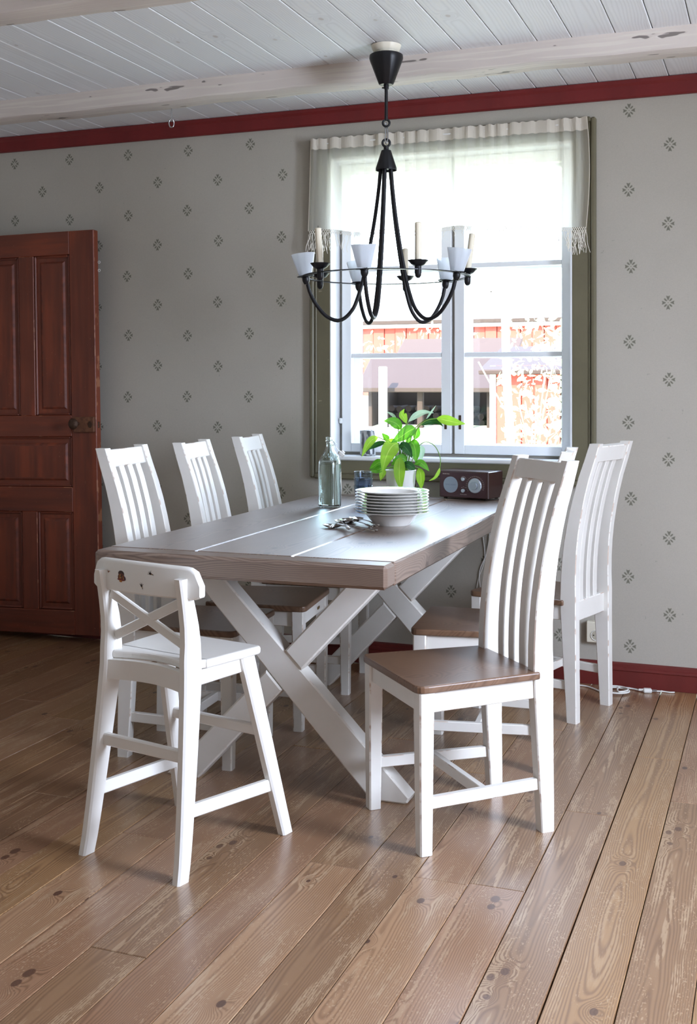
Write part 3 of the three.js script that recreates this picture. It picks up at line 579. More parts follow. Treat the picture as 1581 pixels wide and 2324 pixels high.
// ---------------------------------------------------------------- chandelier
const FWD = new THREE.Vector3(-Math.sin(YAW), 0, -Math.cos(YAW));
{
  const CX = -1.356, CZ = 0.823, t = thing('chandelier', 'black iron chandelier with five frosted glass shades and five candle cups hanging over the table', 'chandelier', [CX, 0, CZ], YAW);
  // local: -z away from the camera side, x to the right
  mesh('ceiling_cap', lathe([[0, 2.489], [0.044, 2.489], [0.05, 2.496], [0.054, 2.506], [0.056, 2.5135], [0, 2.5135]]), creamPlastic, t);
  mesh('ceiling_neck', lathe([[0, 2.47], [0.042, 2.47], [0.042, 2.49], [0, 2.49]]), creamPlastic, t);
  mesh('canopy', lathe([[0, 2.368], [0.024, 2.368], [0.028, 2.372], [0.06, 2.456], [0.063, 2.466], [0.062, 2.477], [0.056, 2.481], [0, 2.481]]), blackIron, t);
  mesh('rod', mergeGeometries([lathe([[0, 2.236], [0.0062, 2.236], [0.0062, 2.352], [0.0095, 2.352], [0.0095, 2.37], [0, 2.37]], 16), shift(new THREE.CylinderGeometry(0.003, 0.003, 0.01, 8).rotateZ(Math.PI / 2).toNonIndexed(), -0.011, 2.357, 0)].map((g) => (g.index ? g.toNonIndexed() : g))), blackIron, t);
  const torus = (y, r, k) => new THREE.TorusGeometry(r, k, 10, 28).translate(0, y, 0);
  mesh('eye_ring', torus(2.226, 0.0125, 0.0042), blackIron, t); mesh('eye_ring', torus(2.152, 0.0135, 0.0046), blackIron, t);
  mesh('snap_hook', tube([[0, 2.23, -0.007], [0.002, 2.22, -0.007], [0.006, 2.185, 0.0], [0.004, 2.155, 0.007], [0, 2.147, 0.007], [-0.004, 2.16, 0.006], [-0.002, 2.19, 0], [-0.004, 2.22, -0.006]], 0.0022, 40, 6, true), steel, t);
  mesh('hub', lathe([[0, 2.056], [0.036, 2.056], [0.0385, 2.052], [0.0385, 2.05], [0.034, 2.05], [0.039, 2.05], [0.039, 2.058], [0.018, 2.124], [0.0095, 2.127], [0.0095, 2.14], [0, 2.14]]), blackIron, t);
  const RY = 1.652, RR = 0.303;
  const ring = lathe([[RR - 0.011, RY], [RR + 0.011, RY], [RR + 0.011, RY + 0.003], [RR - 0.011, RY + 0.003], [RR - 0.011, RY]], 96);
  mesh('ring_band', ring, std({ color: 0x1c1c20, roughness: 0.35, metalness: 0.6 }), t);
  const frost = phy({ color: 0xf4f7fb, roughness: 0.75, transmission: 0.75, thickness: 0, side: THREE.DoubleSide });
  const prof = [[0.02, 2.06], [0.028, 1.98], [0.041, 1.88], [0.058, 1.78], [0.076, 1.69], [0.098, 1.6], [0.13, 1.525], [0.172, 1.492], [0.216, 1.503], [0.256, 1.545], [0.282, 1.592], [0.292, 1.626]];
  const wax = std({ color: 0xe6ddc6, roughness: 0.5 });
  for (let i = 0; i < 5; i++) {
    const a = (-16.5 + 72 * i) * Math.PI / 180, dx = Math.sin(a), dz = Math.cos(a), P = (r, y) => [r * dx, y, r * dz];
    mesh('arm', tube(prof.map(([r, y]) => P(r, y)), 0.0072, 60, 10), blackIron, t);
    const tilt = new THREE.Group();                          // socket and shade lean outwards a little
    const place = (g) => { g.applyQuaternion(new THREE.Quaternion().setFromAxisAngle(new THREE.Vector3(dz, 0, -dx), 0.12)); g.translate(...P(0.296, 1.626)); return g; };
    mesh('socket', place(lathe([[0, 0], [0.0075, 0], [0.011, 0.006], [0.0135, 0.014], [0.0135, 0.024], [0.017, 0.026], [0.017, 0.0285], [0, 0.0285]], 20)), blackIron, t);
    mesh('shade_seat', place(lathe([[0, 0.0285], [0.031, 0.0285], [0.032, 0.031], [0, 0.031]], 24)), blackIron, t);
    mesh('bulb', place(lathe([[0, 0.032], [0.008, 0.033], [0.0085, 0.05], [0.007, 0.062], [0, 0.067]], 14)), whitePlastic, t);
    mesh('glass_shade', place(lathe([[0.021, 0.034], [0.0225, 0.036], [0.0425, 0.113], [0.0445, 0.1135], [0.0245, 0.034], [0.021, 0.034]], 36)), frost, t);
    const b = a + 36 * Math.PI / 180, ex = Math.sin(b), ez = Math.cos(b), Q = [RR * ex, RY, RR * ez];
    mesh('cup_stub', shift(lathe([[0, -0.03], [0.006, -0.028], [0.0105, -0.022], [0.012, -0.012], [0.012, 0.013], [0, 0.013]], 18), ...Q), blackIron, t);
    mesh('candle_cup', shift(lathe([[0, 0.012], [0.012, 0.012], [0.024, 0.018], [0.035, 0.031], [0.036, 0.033], [0.033, 0.032], [0.022, 0.021], [0, 0.017]], 30), ...Q), blackIron, t);
    const H = [0.142, 0.142, 0.12, 0.12, 0.136][i], lean = [[0, 0], [0.13, 0], [0, 0], [0, 0], [-0.06, 0.02]][i], where = ['front tall candle', 'rightmost candle, leaning outwards', 'short candle at the back', 'candle at the left back, behind another cup', 'left candle leaning, with a black wick'][i];
    const g = lathe([[0, 0], [0.0118, 0], [0.0114, H - 0.002], [0.0085, H], [0, H - 0.0015]], 20);
    const c = thing('taper_candle', 'cream taper candle in the chandelier: ' + where, 'candle', [0, 0, 0], 0, 'candles in the chandelier');
    const w = new THREE.Vector3(...Q).applyAxisAngle(new THREE.Vector3(0, 1, 0), YAW).add(new THREE.Vector3(CX, 0.0225, CZ)); c.position.copy(w);
    c.rotation.set(lean[1], YAW, -lean[0], 'YXZ');
    mesh('wax_body', g, wax, c); mesh('wick', tube([[0, H - 0.002, 0], [0.0004, H + 0.004, 0], [0.001, H + 0.008, 0.0005]], 0.0008, 6, 5), darkGap, c);
  }
}
// eye hook in the beam
{
  const h = thing('eye_hook', 'small metal eye hook screwed into the ceiling beam', 'hook', [-2.415, 2.436, 0.55], YAW);
  mesh('shank', new THREE.CylinderGeometry(0.0025, 0.0025, 0.05, 10).translate(0, -0.02, 0), steel, h);
  mesh('eye', tube([[0, -0.043, 0], [-0.009, -0.055, 0], [-0.011, -0.07, 0], [-0.004, -0.083, 0], [0.006, -0.08, 0], [0.01, -0.066, 0], [0.007, -0.052, 0.004]], 0.0026, 30, 8), steel, h);
}
// ---------------------------------------------------------------- curtain
{
  const t = thing('cafe_curtain', 'short sheer white linen curtain with knotted fringe across the top of the window', 'curtain', [0, 0, 0]);
  const X0 = -1.978, X1 = -0.738, N = 420, M = 30, YT = 2.366;
  const linen = phy({ color: 0xfbf7ee, roughness: 0.72, transmission: 0.86, thickness: 0, side: THREE.DoubleSide });
  const linen2 = phy({ color: 0xeee6d8, roughness: 0.85, transmission: 0.35, thickness: 0, side: THREE.DoubleSide });
  const fold = (s, d) => { const a = Math.sin(s * 61 + 3 * Math.sin(s * 7.3)), b = Math.sin(s * 133 + 2.2 * Math.sin(s * 19)), c = Math.sin(s * 23 + 1.7); return a * 0.009 * (0.55 + 0.45 * c) * (0.6 + 0.4 * d) + b * 0.0058 * (1 - 0.75 * d) + c * 0.004 * d; };
  const hem = (s) => 1.947 - 0.026 * s + 0.006 * Math.sin(s * 26) + 0.005 * Math.sin(s * 11 + 1) - (s > 0.93 ? 0.012 * (s - 0.93) / 0.07 : 0);
  const at = (s, d) => { const y = YT + 0.002 * Math.sin(s * 210) * (1 - d) - (YT - hem(s)) * d; const bulge = 0.012 * Math.sin(Math.PI * d) * (s > 0.9 ? (s - 0.9) * 10 : 0) - 0.01 * d * (s < 0.06 ? 1 - s / 0.06 : 0); return [X0 + (X1 - X0) * s + bulge + 0.0035 * Math.sin(s * 133 + d * 2) * (1 - d), y, 0.055 + fold(s, d)]; };
  const sheet = (d0, d1, m, off) => { const rings = []; for (let j = 0; j <= m; j++) { const d = d0 + (d1 - d0) * j / m, r = []; for (let i = 0; i <= N; i++) { const p = at(i / N, d); p[2] += off; r.push(p); } rings.push(r); } return skin(rings, { closed: false, caps: false, crease: 1.2 }); };
  mesh('cloth', sheet(0, 1, M, 0), linen, t);
  mesh('rod_pocket', sheet(-0.004, 0.115, 4, 0.004), linen2, t);
  mesh('rod', new THREE.CylinderGeometry(0.004, 0.004, X1 - X0, 10).rotateZ(Math.PI / 2).translate((X0 + X1) / 2, YT - 0.022, 0.049), whitePlastic, t);
  for (const s of [0, 1]) mesh('edge_seam', tube([...Array(14)].map((_, i) => at(s, i / 13)), 0.002, 40, 5), linen2, t);
  // fringe: knotted net, then loose threads
  const r = rng(77), parts = [], th = (pts, k) => parts.push(tube(pts, k, pts.length * 2, 4).toNonIndexed());
  const nK = 150;
  for (let i = 0; i < nK; i++) {
    const s = (i + 0.5) / nK, a = at(clamp(s), 1), b = at(clamp(s + 1 / nK), 1);
    th([a, [(a[0] + b[0]) / 2, a[1] - 0.009, a[2]], [b[0], b[1] - 0.018, b[2]]], 0.0011); th([b, [(a[0] + b[0]) / 2, a[1] - 0.009, a[2]], [a[0], a[1] - 0.018, a[2]]], 0.0011);
    const ends = s < 0.07 || s > 0.93, side = s < 0.16 || s > 0.86;
    if (ends || (side && i % 2 === 0) || i % 5 === 0) for (let k = 0; k < (ends ? 3 : 1); k++) {
      const L = (ends ? 0.085 : side ? 0.07 : 0.03) * (0.7 + 0.5 * r()), dx = () => (r() - 0.5) * 0.016; let x = a[0] + dx() * 0.3, z = a[2]; const p = [[x, a[1] - 0.016, z]];
      for (let q = 1; q <= 4; q++) { x += dx(); z += (r() - 0.4) * 0.006; p.push([x, a[1] - 0.016 - L * q / 4, z]); } th(p, 0.0011);
    }
  }
  const f = mesh('fringe', mergeGeometries(parts), std({ color: 0xf2ece0, roughness: 0.9 }), t); f.userData.kind = 'stuff'; f.userData.label = 'knotted white fringe with loose threads';
}

// ---------------------------------------------------------------- things on the table
{ // eight soup plates in a stack
  const china = phy({ color: 0xf1efea, roughness: 0.12, clearcoat: 0.5, clearcoatRoughness: 0.08 });
  const g = lathe([[0, 0.004], [0.056, 0.004], [0.058, 0], [0.062, 0.0], [0.065, 0.004], [0.08, 0.022], [0.092, 0.036], [0.1, 0.0395], [0.126, 0.0445], [0.1285, 0.046], [0.1275, 0.0475], [0.124, 0.0475], [0.098, 0.0435], [0.088, 0.039], [0.075, 0.023], [0.063, 0.0095], [0.054, 0.0075], [0, 0.0075]], 72);
  const nth = ['lowest', 'second from the bottom', 'third from the bottom', 'fourth from the bottom', 'fourth from the top', 'third from the top', 'second from the top', 'topmost'];
  const r = rng(14);
  for (let i = 0; i < 8; i++) { const m = mesh('soup_plate', g, china, scene, [-1.246 + (i ? (r() - 0.5) * 0.0012 : 0), TT + 0.0004 + i * 0.0103, 1.085 + (i ? (r() - 0.5) * 0.0012 : 0)], [0, r() * 6, 0]); tag(m, 'white soup plate, ' + nth[i] + ' in the stack of eight', 'plate', 'stacked soup plates'); }
}
{ // spoons
  const rings = [], N = 26;
  for (let i = 0; i <= N; i++) {                       // bowl
    const u = i / N, x = -0.032 + 0.064 * u, w = 0.0195 * Math.pow(Math.max(0, Math.sin(Math.PI * (0.04 + 0.92 * u))), 0.62), dp = 0.0085 * Math.pow(Math.sin(Math.PI * clamp(0.03 + 0.94 * u)), 0.8), ring = [];
    for (let k = 0; k <= 8; k++) { const a = -1 + 2 * k / 8; ring.push([x, 0.0092 - dp * (1 - a * a), a * w]); }
    for (let k = 8; k >= 0; k--) { const a = -1 + 2 * k / 8; ring.push([x, 0.0080 - dp * (1 - a * a), a * w * 1.01]); }
    rings.push(ring);
  }
  const bowl = skin(rings, { crease: 1.0 });
  const hs = []; for (let i = 0; i <= 20; i++) { const u = i / 20, x = 0.03 + 0.125 * u, y = 0.0085 + 0.006 * Math.sin(u * 2.2) - 0.009 * u, w = 0.0022 + 0.0012 * u + (u > 0.72 ? 0.0035 * Math.sin((u - 0.72) / 0.28 * 9.4) ** 2 : 0), h = 0.0016 + (u > 0.72 ? 0.0008 : 0); hs.push([[x, y - h, 0], [x, y - h * 0.4, w], [x, y + h * 0.6, w * 0.8], [x, y + h, 0], [x, y + h * 0.6, -w * 0.8], [x, y - h * 0.4, -w]]); }
  const handle = skin(hs, { crease: 0.9 }), knob = new THREE.SphereGeometry(0.0052, 14, 10).scale(1.2, 0.6, 1).translate(0.157, 0.0065, 0);
  const where = ['with its bowl farthest left', 'with its handle pointing towards the near edge', 'farthest from the table edge, bowl leaning up', 'whose handle ends between the others', 'with its handle ending beside the plates'];
  const put = [[-1.405, 1.25, -1.235, 1.31, 0.0], [-1.352, 1.25, -1.336, 1.47, 0.021], [-1.40, 1.09, -1.27, 1.23, 0.0], [-1.385, 1.215, -1.285, 1.4, 0.011], [-1.362, 1.13, -1.235, 1.27, 0.012]];
  put.forEach(([x, z, ex, ez, y], i) => {
    const s = thing('spoon', 'silver spoon ' + where[i], 'spoon', [x, TT + 0.0005 + y, z], Math.atan2(-(ez - z), ex - x), 'silver spoons on the table');
    s.scale.setScalar(1.22); mesh('bowl', bowl, silver, s); mesh('handle', handle, silver, s); mesh('end_ornament', knob, silver, s);
  });
}
{ // swing-top bottle
  const t = thing('swing_top_bottle', 'clear glass swing top bottle filled with water', 'bottle', [-1.654, TT + 0.0005, 0.64], 0.3);
  const glass = phy({ color: 0xf2fbf8, roughness: 0.02, transmission: 1, thickness: 0.004, ior: 1.5, attenuationColor: new THREE.Color(0.72, 0.92, 0.92), attenuationDistance: 0.4 });
  const water = phy({ color: 0xffffff, roughness: 0.0, transmission: 1, thickness: 0.05, ior: 1.33, attenuationColor: new THREE.Color(0.75, 0.9, 0.97), attenuationDistance: 0.3 });
  mesh('glass_body', lathe([[0, 0.004], [0.038, 0.0], [0.043, 0.002], [0.0455, 0.008], [0.0455, 0.165], [0.044, 0.18], [0.038, 0.196], [0.027, 0.213], [0.018, 0.228], [0.0145, 0.24], [0.0138, 0.256], [0.0165, 0.258], [0.0168, 0.264], [0.0145, 0.267], [0.015, 0.278], [0.0095, 0.279], [0.0095, 0.24], [0.013, 0.227], [0.022, 0.213], [0.034, 0.195], [0.0405, 0.18], [0.042, 0.165], [0.042, 0.012], [0.036, 0.007], [0, 0.01]], 56), glass, t);
  mesh('water', lathe([[0, 0.0112], [0.035, 0.0082], [0.0412, 0.013], [0.0412, 0.165], [0.0397, 0.1795], [0.037, 0.186], [0, 0.186]], 48), water, t);
  mesh('wire_bail', tube([[0.016, 0.262, 0.006], [0.02, 0.25, 0.013], [0.034, 0.228, 0.012], [0.045, 0.213, 0.006], [0.047, 0.208, 0], [0.045, 0.213, -0.006], [0.034, 0.228, -0.012], [0.02, 0.25, -0.013], [0.016, 0.262, -0.006]], 0.0012, 50, 6), steel, t);
  mesh('wire_collar', new THREE.TorusGeometry(0.0172, 0.0012, 8, 32).rotateX(Math.PI / 2).translate(0, 0.261, 0), steel, t);
  mesh('wire_bail', tube([[-0.016, 0.261, 0.008], [0.012, 0.246, 0.016], [0.024, 0.25, 0.012], [0.028, 0.252, 0]], 0.0011, 24, 6), steel, t);
  const st = mesh('stopper', lathe([[0, -0.012], [0.008, -0.012], [0.0095, -0.006], [0.0135, -0.004], [0.0145, 0.003], [0.012, 0.009], [0, 0.011]], 24), std({ color: 0xe8e6e0, roughness: 0.25 }), t, [0.047, 0.212, 0], [0, 0, 2.4]);
}
{ // three tumblers stacked inside one another
  const glass = phy({ color: 0xdfe8f4, roughness: 0.03, transmission: 1, thickness: 0.004, ior: 1.45, attenuationColor: new THREE.Color(0.3, 0.45, 0.66), attenuationDistance: 0.05 });
  const g = lathe([[0, 0], [0.026, 0], [0.0285, 0.002], [0.0385, 0.084], [0.037, 0.0845], [0.0355, 0.084], [0.0262, 0.009], [0, 0.008]], 44);
  ['lowest of the three stacked tumblers', 'middle one of the three stacked tumblers', 'top one of the three stacked tumblers'].forEach((w, i) => { const m = mesh('tumbler', g, glass, scene, [-1.536, TT + 0.0005 + i * 0.0275, 0.575], [0, 0, 0]); tag(m, 'smoky blue drinking glass, ' + w, 'glass', 'stacked tumblers'); });
}
{ // peace lily in a white pot
  const t = thing('potted_plant', 'peace lily with bright green leaves in a white pot', 'plant', [-1.435, TT + 0.0003, 0.405], YAW);
  const RIM = 0.138, Z = 3256;
  mesh('pot', lathe([[0, 0], [0.048, 0], [0.051, 0.003], [0.0625, 0.13], [0.0638, 0.137], [0.0615, 0.138], [0.0605, 0.134], [0.059, 0.118], [0, 0.118]], 56), phy({ color: 0xf3f3f2, roughness: 0.25, clearcoat: 0.3 }), t);
  mesh('soil', lathe([[0, 0.124], [0.03, 0.123], [0.0585, 0.1195]], 30), std({ color: 0x2c2018, roughness: 1 }), t);
  const leafTex = (a, b, rib, seed) => tex(96, 256, 1, 1, (u, v) => { const x = Math.abs(u - 0.5) * 2, q = Math.sin((v * 26 - x * 5) * 6.283) * 0.5 + 0.5; let c = mixc(a, b, clamp(fb(u, v, 4, 6, seed, 3) * 0.9)); c = mixc(c, b, Math.pow(q, 3) * 0.3 * x); return mixc(c, rib, sst(0.07, 0.02, x)); });
  const lm = (a, b, rib, s, tr) => phy({ map: leafTex(a, b, rib, s), roughness: 0.75, transmission: tr, thickness: 0, side: THREE.DoubleSide });
  const LM = { g: lm([112, 188, 44], [82, 156, 28], [156, 212, 84], 501, 0.55), y: lm([172, 220, 54], [142, 198, 34], [204, 234, 104], 511, 0.6), d: lm([40, 104, 34], [26, 78, 28], [80, 140, 60], 521, 0.3), p: lm([196, 222, 190], [170, 205, 170], [215, 235, 205], 531, 0.55) };
  const V = (p) => [(p[0] - 615) / Z, RIM + (960 - p[1]) / Z, p[2] ?? 0];
  const stemM = std({ color: 0x6f9a35, roughness: 0.6 });
  function leaf(mat, pts, width, roll = 0, stem = true, fold = 0.35) {
    const P = pts.map((p) => new THREE.Vector3(...V(p))), cv = new THREE.CatmullRomCurve3(P), n = 14, T = new TB(), rows = [];
    for (let i = 0; i <= n; i++) {
      const u = i / n, c = cv.getPoint(u), tg = cv.getTangent(u), w = width / 2 * Math.pow(Math.sin(Math.PI * Math.pow(u, 0.8) * 0.995 + 0.008), 1.05) + 0.0004;
      const nor = new THREE.Vector3(Math.sin(roll), 0.25, Math.cos(roll)).normalize(), sd = new THREE.Vector3().crossVectors(tg, nor).normalize(), up = new THREE.Vector3().crossVectors(sd, tg).normalize();
      rows.push([-1, -0.55, 0, 0.55, 1].map((k) => c.clone().addScaledVector(sd, k * w).addScaledVector(up, Math.abs(k) * w * fold - 0.12 * w * (k * k === 1 ? Math.sin(i * 1.9 + k) * 0.8 : 0)).toArray()));
    }
    for (let i = 0; i < n; i++) for (let k = 0; k < 4; k++) T.quad(rows[i][k], rows[i][k + 1], rows[i + 1][k + 1], rows[i + 1][k], [k / 4, i / n], [(k + 1) / 4, i / n], [(k + 1) / 4, (i + 1) / n], [k / 4, (i + 1) / n]);
    mesh('leaf', T.geo(1.2, false), LM[mat], t);
    if (stem) { const b = V(pts[0]), o = [clamp(b[0] * 0.25, -0.03, 0.03), 0.12, clamp((b[2] ?? 0) * 0.3, -0.03, 0.03)]; mesh('stem', tube([o, [o[0] + (b[0] - o[0]) * 0.35, o[1] + (b[1] - o[1]) * 0.75 + 0.01, o[2] + (b[2] - o[2]) * 0.5], b], 0.0019, 14, 6), stemM, t); }
  }
  leaf('y', [[692, 345, -0.01], [650, 260, -0.012], [628, 225, -0.012], [665, 150, -0.01]], 0.034, 0.3);
  leaf('g', [[622, 425, 0.0], [560, 350, 0.01], [480, 315, 0.015], [385, 312, 0.02]], 0.042, -0.2);
  leaf('p', [[565, 305, -0.03], [510, 240, -0.035], [430, 190, -0.04]], 0.014, 0.5);
  leaf('p', [[720, 325, -0.02], [820, 245, -0.03], [930, 200, -0.035], [1062, 208, -0.03]], 0.026, 0.1);
  leaf('p', [[960, 285, -0.01], [1020, 200, -0.012], [1086, 108, -0.015]], 0.008, 0.2);
  leaf('y', [[1085, 275, 0.03], [1190, 295, 0.035], [1320, 325, 0.035], [1472, 350, 0.03]], 0.04, -0.1, false);
  mesh('stem', tube([[0.02, 0.12, 0], V([790, 560, 0.01]), V([830, 420, 0.02]), V([940, 310, 0.028]), V([1085, 275, 0.03])], 0.002, 30, 6), stemM, t);
  leaf('d', [[890, 370, 0.0], [1000, 320, 0.0], [1100, 325, 0.0], [1180, 385, 0.0]], 0.026, 0.2, false);
  leaf('g', [[812, 405, 0.02], [720, 440, 0.045], [600, 520, 0.06], [478, 592, 0.065]], 0.05, 0.1);
  leaf('y', [[575, 600, 0.03], [490, 640, 0.06], [410, 780, 0.085], [362, 985, 0.085]], 0.066, 0.15);
  leaf('y', [[600, 780, 0.055], [585, 900, 0.085], [585, 1060, 0.095], [612, 1226, 0.09]], 0.046, 0.05);
  leaf('d', [[420, 590, 0.02], [330, 610, 0.03], [240, 650, 0.03], [165, 700, 0.03]], 0.022, -0.1);
  leaf('y', [[312, 522, 0.02], [230, 560, 0.035], [160, 650, 0.04], [95, 780, 0.04]], 0.032, 0.1);
  leaf('g', [[455, 580, -0.02], [420, 540, -0.02], [365, 475, -0.02]], 0.026, 0.2);
  leaf('d', [[585, 640, 0.04], [650, 640, 0.055], [710, 710, 0.06], [760, 795, 0.06]], 0.038, 0.0);
  leaf('g', [[735, 590, 0.02], [780, 620, 0.045], [805, 740, 0.055], [805, 855, 0.055]], 0.044, -0.2);
  leaf('p', [[860, 640, -0.03], [890, 720, -0.035], [890, 860, -0.03]], 0.034, 0.0);
  leaf('g', [[400, 870, 0.02], [320, 860, 0.03], [260, 900, 0.035], [195, 950, 0.03]], 0.03, 0.0);
  leaf('g', [[420, 930, 0.04], [340, 935, 0.055], [270, 960, 0.06], [205, 955, 0.05]], 0.028, 0.3);
  leaf('y', [[395, 940, 0.05], [365, 1000, 0.06], [340, 1092, 0.058]], 0.026, 0.1);
  leaf('y', [[845, 930, 0.035], [870, 1010, 0.05], [875, 1110, 0.052], [882, 1212, 0.048]], 0.036, -0.3);
  leaf('g', [[790, 880, 0.05], [860, 855, 0.065], [920, 900, 0.07], [980, 965, 0.065]], 0.028, 0.0);
  leaf('g', [[690, 850, 0.03], [640, 800, 0.05], [560, 820, 0.055], [480, 900, 0.05]], 0.034, 0.2);
  leaf('d', [[640, 900, 0.04], [700, 880, 0.06], [760, 920, 0.06], [800, 950, 0.05]], 0.03, 0.0);
  leaf('g', [[800, 560, -0.01], [830, 470, -0.01], [860, 390, -0.01]], 0.03, 0.2);
  leaf('g', [[690, 620, 0.0], [720, 560, 0.0], [770, 500, -0.01]], 0.02, 0.4);
  leaf('y', [[1130, 930, 0.02], [1110, 990, 0.025], [1060, 1060, 0.03], [985, 1102, 0.03]], 0.013, 0.2, false);
  mesh('stem', tube([[0.03, 0.13, 0], V([860, 640, 0.01]), V([950, 588, 0.015]), V([1060, 640, 0.018]), V([1125, 760, 0.02]), V([1140, 850, 0.02]), V([1130, 930, 0.02])], 0.0018, 50, 6), stemM, t);
}
{ // table radio
  const t = thing('table_radio', 'small brown wooden table radio with round grey speaker and tuning dial', 'radio', [-1.2167, TT, 0.108], -12.5 * D2);
  const W = 0.232, H = 0.113, D = 0.138, y0 = 0.008;
  const wood = phy({ map: tex(512, 256, 0.25, 0.12, (u, v) => mixc([74, 42, 38], [54, 30, 29], clamp(fb(u, v, 6, 60, 601, 3) * 1.3 - 0.15))), roughness: 0.3, clearcoat: 0.3 });
  mesh('cabinet', bev(W, H, D, 0.003), wood, t, [0, y0 + H / 2, 0]);
  const face = (() => {
    const w = 1024, h = 500, c = document.createElement('canvas'); c.width = w; c.height = h; const g = c.getContext('2d');
    g.fillStyle = '#43262a'; g.fillRect(0, 0, w, h); g.fillStyle = '#cdbfb4'; g.strokeStyle = '#cdbfb4';
    g.font = '600 30px sans-serif'; g.fillText('Model One', 40, 50);
    g.textAlign = 'center'; g.font = '24px sans-serif'; const cx = 772, cy = 262, n = ['88', '90', '92', '94', '96', '98', '100', '102', '104', '106', '108'];
    for (let i = 0; i < 22; i++) { const a = (-215 + 250 * i / 21) * D2, q = 192; g.fillText(i % 2 ? '54 60 70 80 90 110 130 150 160 170 .'.split(' ')[i >> 1] : n[i >> 1], cx + Math.cos(a) * q, cy + Math.sin(a) * q + 8); g.beginPath(); g.lineWidth = 3; g.moveTo(cx + Math.cos(a) * 160, cy + Math.sin(a) * 160); g.lineTo(cx + Math.cos(a) * 168, cy + Math.sin(a) * 168); g.stroke(); }
    for (let a = 180; a <= 360; a += 8) { g.beginPath(); g.lineWidth = 5; g.moveTo(512 + Math.cos(a * D2) * 52, 135 + Math.sin(a * D2) * 52); g.lineTo(512 + Math.cos(a * D2) * 60, 135 + Math.sin(a * D2) * 60); g.stroke(); }
    g.font = '20px sans-serif'; g.fillText('AUX', 480, 318); g.fillText('FM', 516, 306); g.fillText('AM', 556, 318); g.font = '26px serif'; g.fillText('Tivoli Audio', 512, 462);
    const t2 = new THREE.CanvasTexture(c); t2.colorSpace = THREE.SRGBColorSpace; return std({ map: t2, roughness: 0.45 });
  })();
  const FW = W - 0.018, FH = H - 0.012, zf = D / 2 + 0.0012;
  mesh('face_plate', shift(new THREE.BoxGeometry(FW, FH, 0.003), 0, y0 + H / 2, D / 2), [wood, wood, wood, wood, face, wood], t);
  const at = (px, py) => [(px / 1024 - 0.5) * FW, y0 + H / 2 + (0.5 - py / 500) * FH, zf];
  const grey = std({ map: (() => { const c = document.createElement('canvas'); c.width = c.height = 256; const g = c.getContext('2d'); g.fillStyle = '#8d97a4'; g.fillRect(0, 0, 256, 256); g.fillStyle = '#a2acb8'; for (let y = 0; y < 256; y += 6) for (let x = 0; x < 256; x += 6) { g.beginPath(); g.arc(x + (y % 12 ? 3 : 0), y, 1.6, 0, 7); g.fill(); } g.fillStyle = '#76808e'; g.font = '700 30px sans-serif'; g.textAlign = 'center'; g.fillText('TIVOLI AUDIO', 128, 138, 190); const q = new THREE.CanvasTexture(c); q.colorSpace = THREE.SRGBColorSpace; return q; })(), roughness: 0.55, metalness: 0.2 });
  const disc = (name, px, py, r, th, m, b = 0.001) => mesh(name, lathe([[0, th], [r - b, th], [r, th - b], [r, 0], [0, 0]], 48).rotateX(Math.PI / 2), m, t, at(px, py));
  const knobM = std({ color: 0xb9c1c9, roughness: 0.35, metalness: 0.5 });
  mesh('speaker_grille', new THREE.CylinderGeometry(0.034, 0.034, 0.002, 48).rotateY(Math.PI / 2).rotateX(Math.PI / 2), [knobM, grey, knobM], t, [at(225, 262)[0], at(0, 262)[1], zf + 0.001]);
  disc('volume_knob', 512, 135, 0.0075, 0.009, knobM); disc('selector_knob', 512, 375, 0.0075, 0.009, knobM);
  const dial = disc('tuning_dial', 772, 262, 0.0315, 0.006, knobM, 0.003); mesh('dial_knob', lathe([[0, 0.012], [0.0155, 0.012], [0.0165, 0.011], [0.0165, 0], [0, 0]], 40).rotateX(Math.PI / 2), std({ color: 0xa7b0ba, roughness: 0.4, metalness: 0.5 }), dial, [-0.001, 0, 0.004]);
  for (const sx of [-1, 1]) for (const sz of [-1, 1]) mesh('foot', new THREE.CylinderGeometry(0.008, 0.008, 0.008, 14), darkGap, t, [sx * 0.095, 0.004, sz * 0.05]);
}
{ // mercury glass candle holder on the sill
  const m = tex(256, 256, 1, 1, (u, v) => { const n = fb(u, v, 22, 22, 641, 3), w = sst(0.35, 0.55, n + 0.1 * (v - 0.5)); return mixc([88, 90, 96], [196, 198, 200], w); });
  const t = thing('candle_holder', 'mottled silver glass candle holder on the window sill', 'candle holder', [-1.733, 0.9325, -0.032]);
  mesh('glass_cup', lathe([[0, 0], [0.033, 0], [0.0355, 0.003], [0.036, 0.01], [0.036, 0.112], [0.0345, 0.114], [0.033, 0.112], [0.033, 0.006], [0, 0.006]], 44), std({ map: m, metalness: 0.4, roughness: 0.35 }), t);
  mesh('rim_band', new THREE.TorusGeometry(0.0352, 0.0012, 8, 44).rotateX(Math.PI / 2).translate(0, 0.1135, 0), steel, t);
}
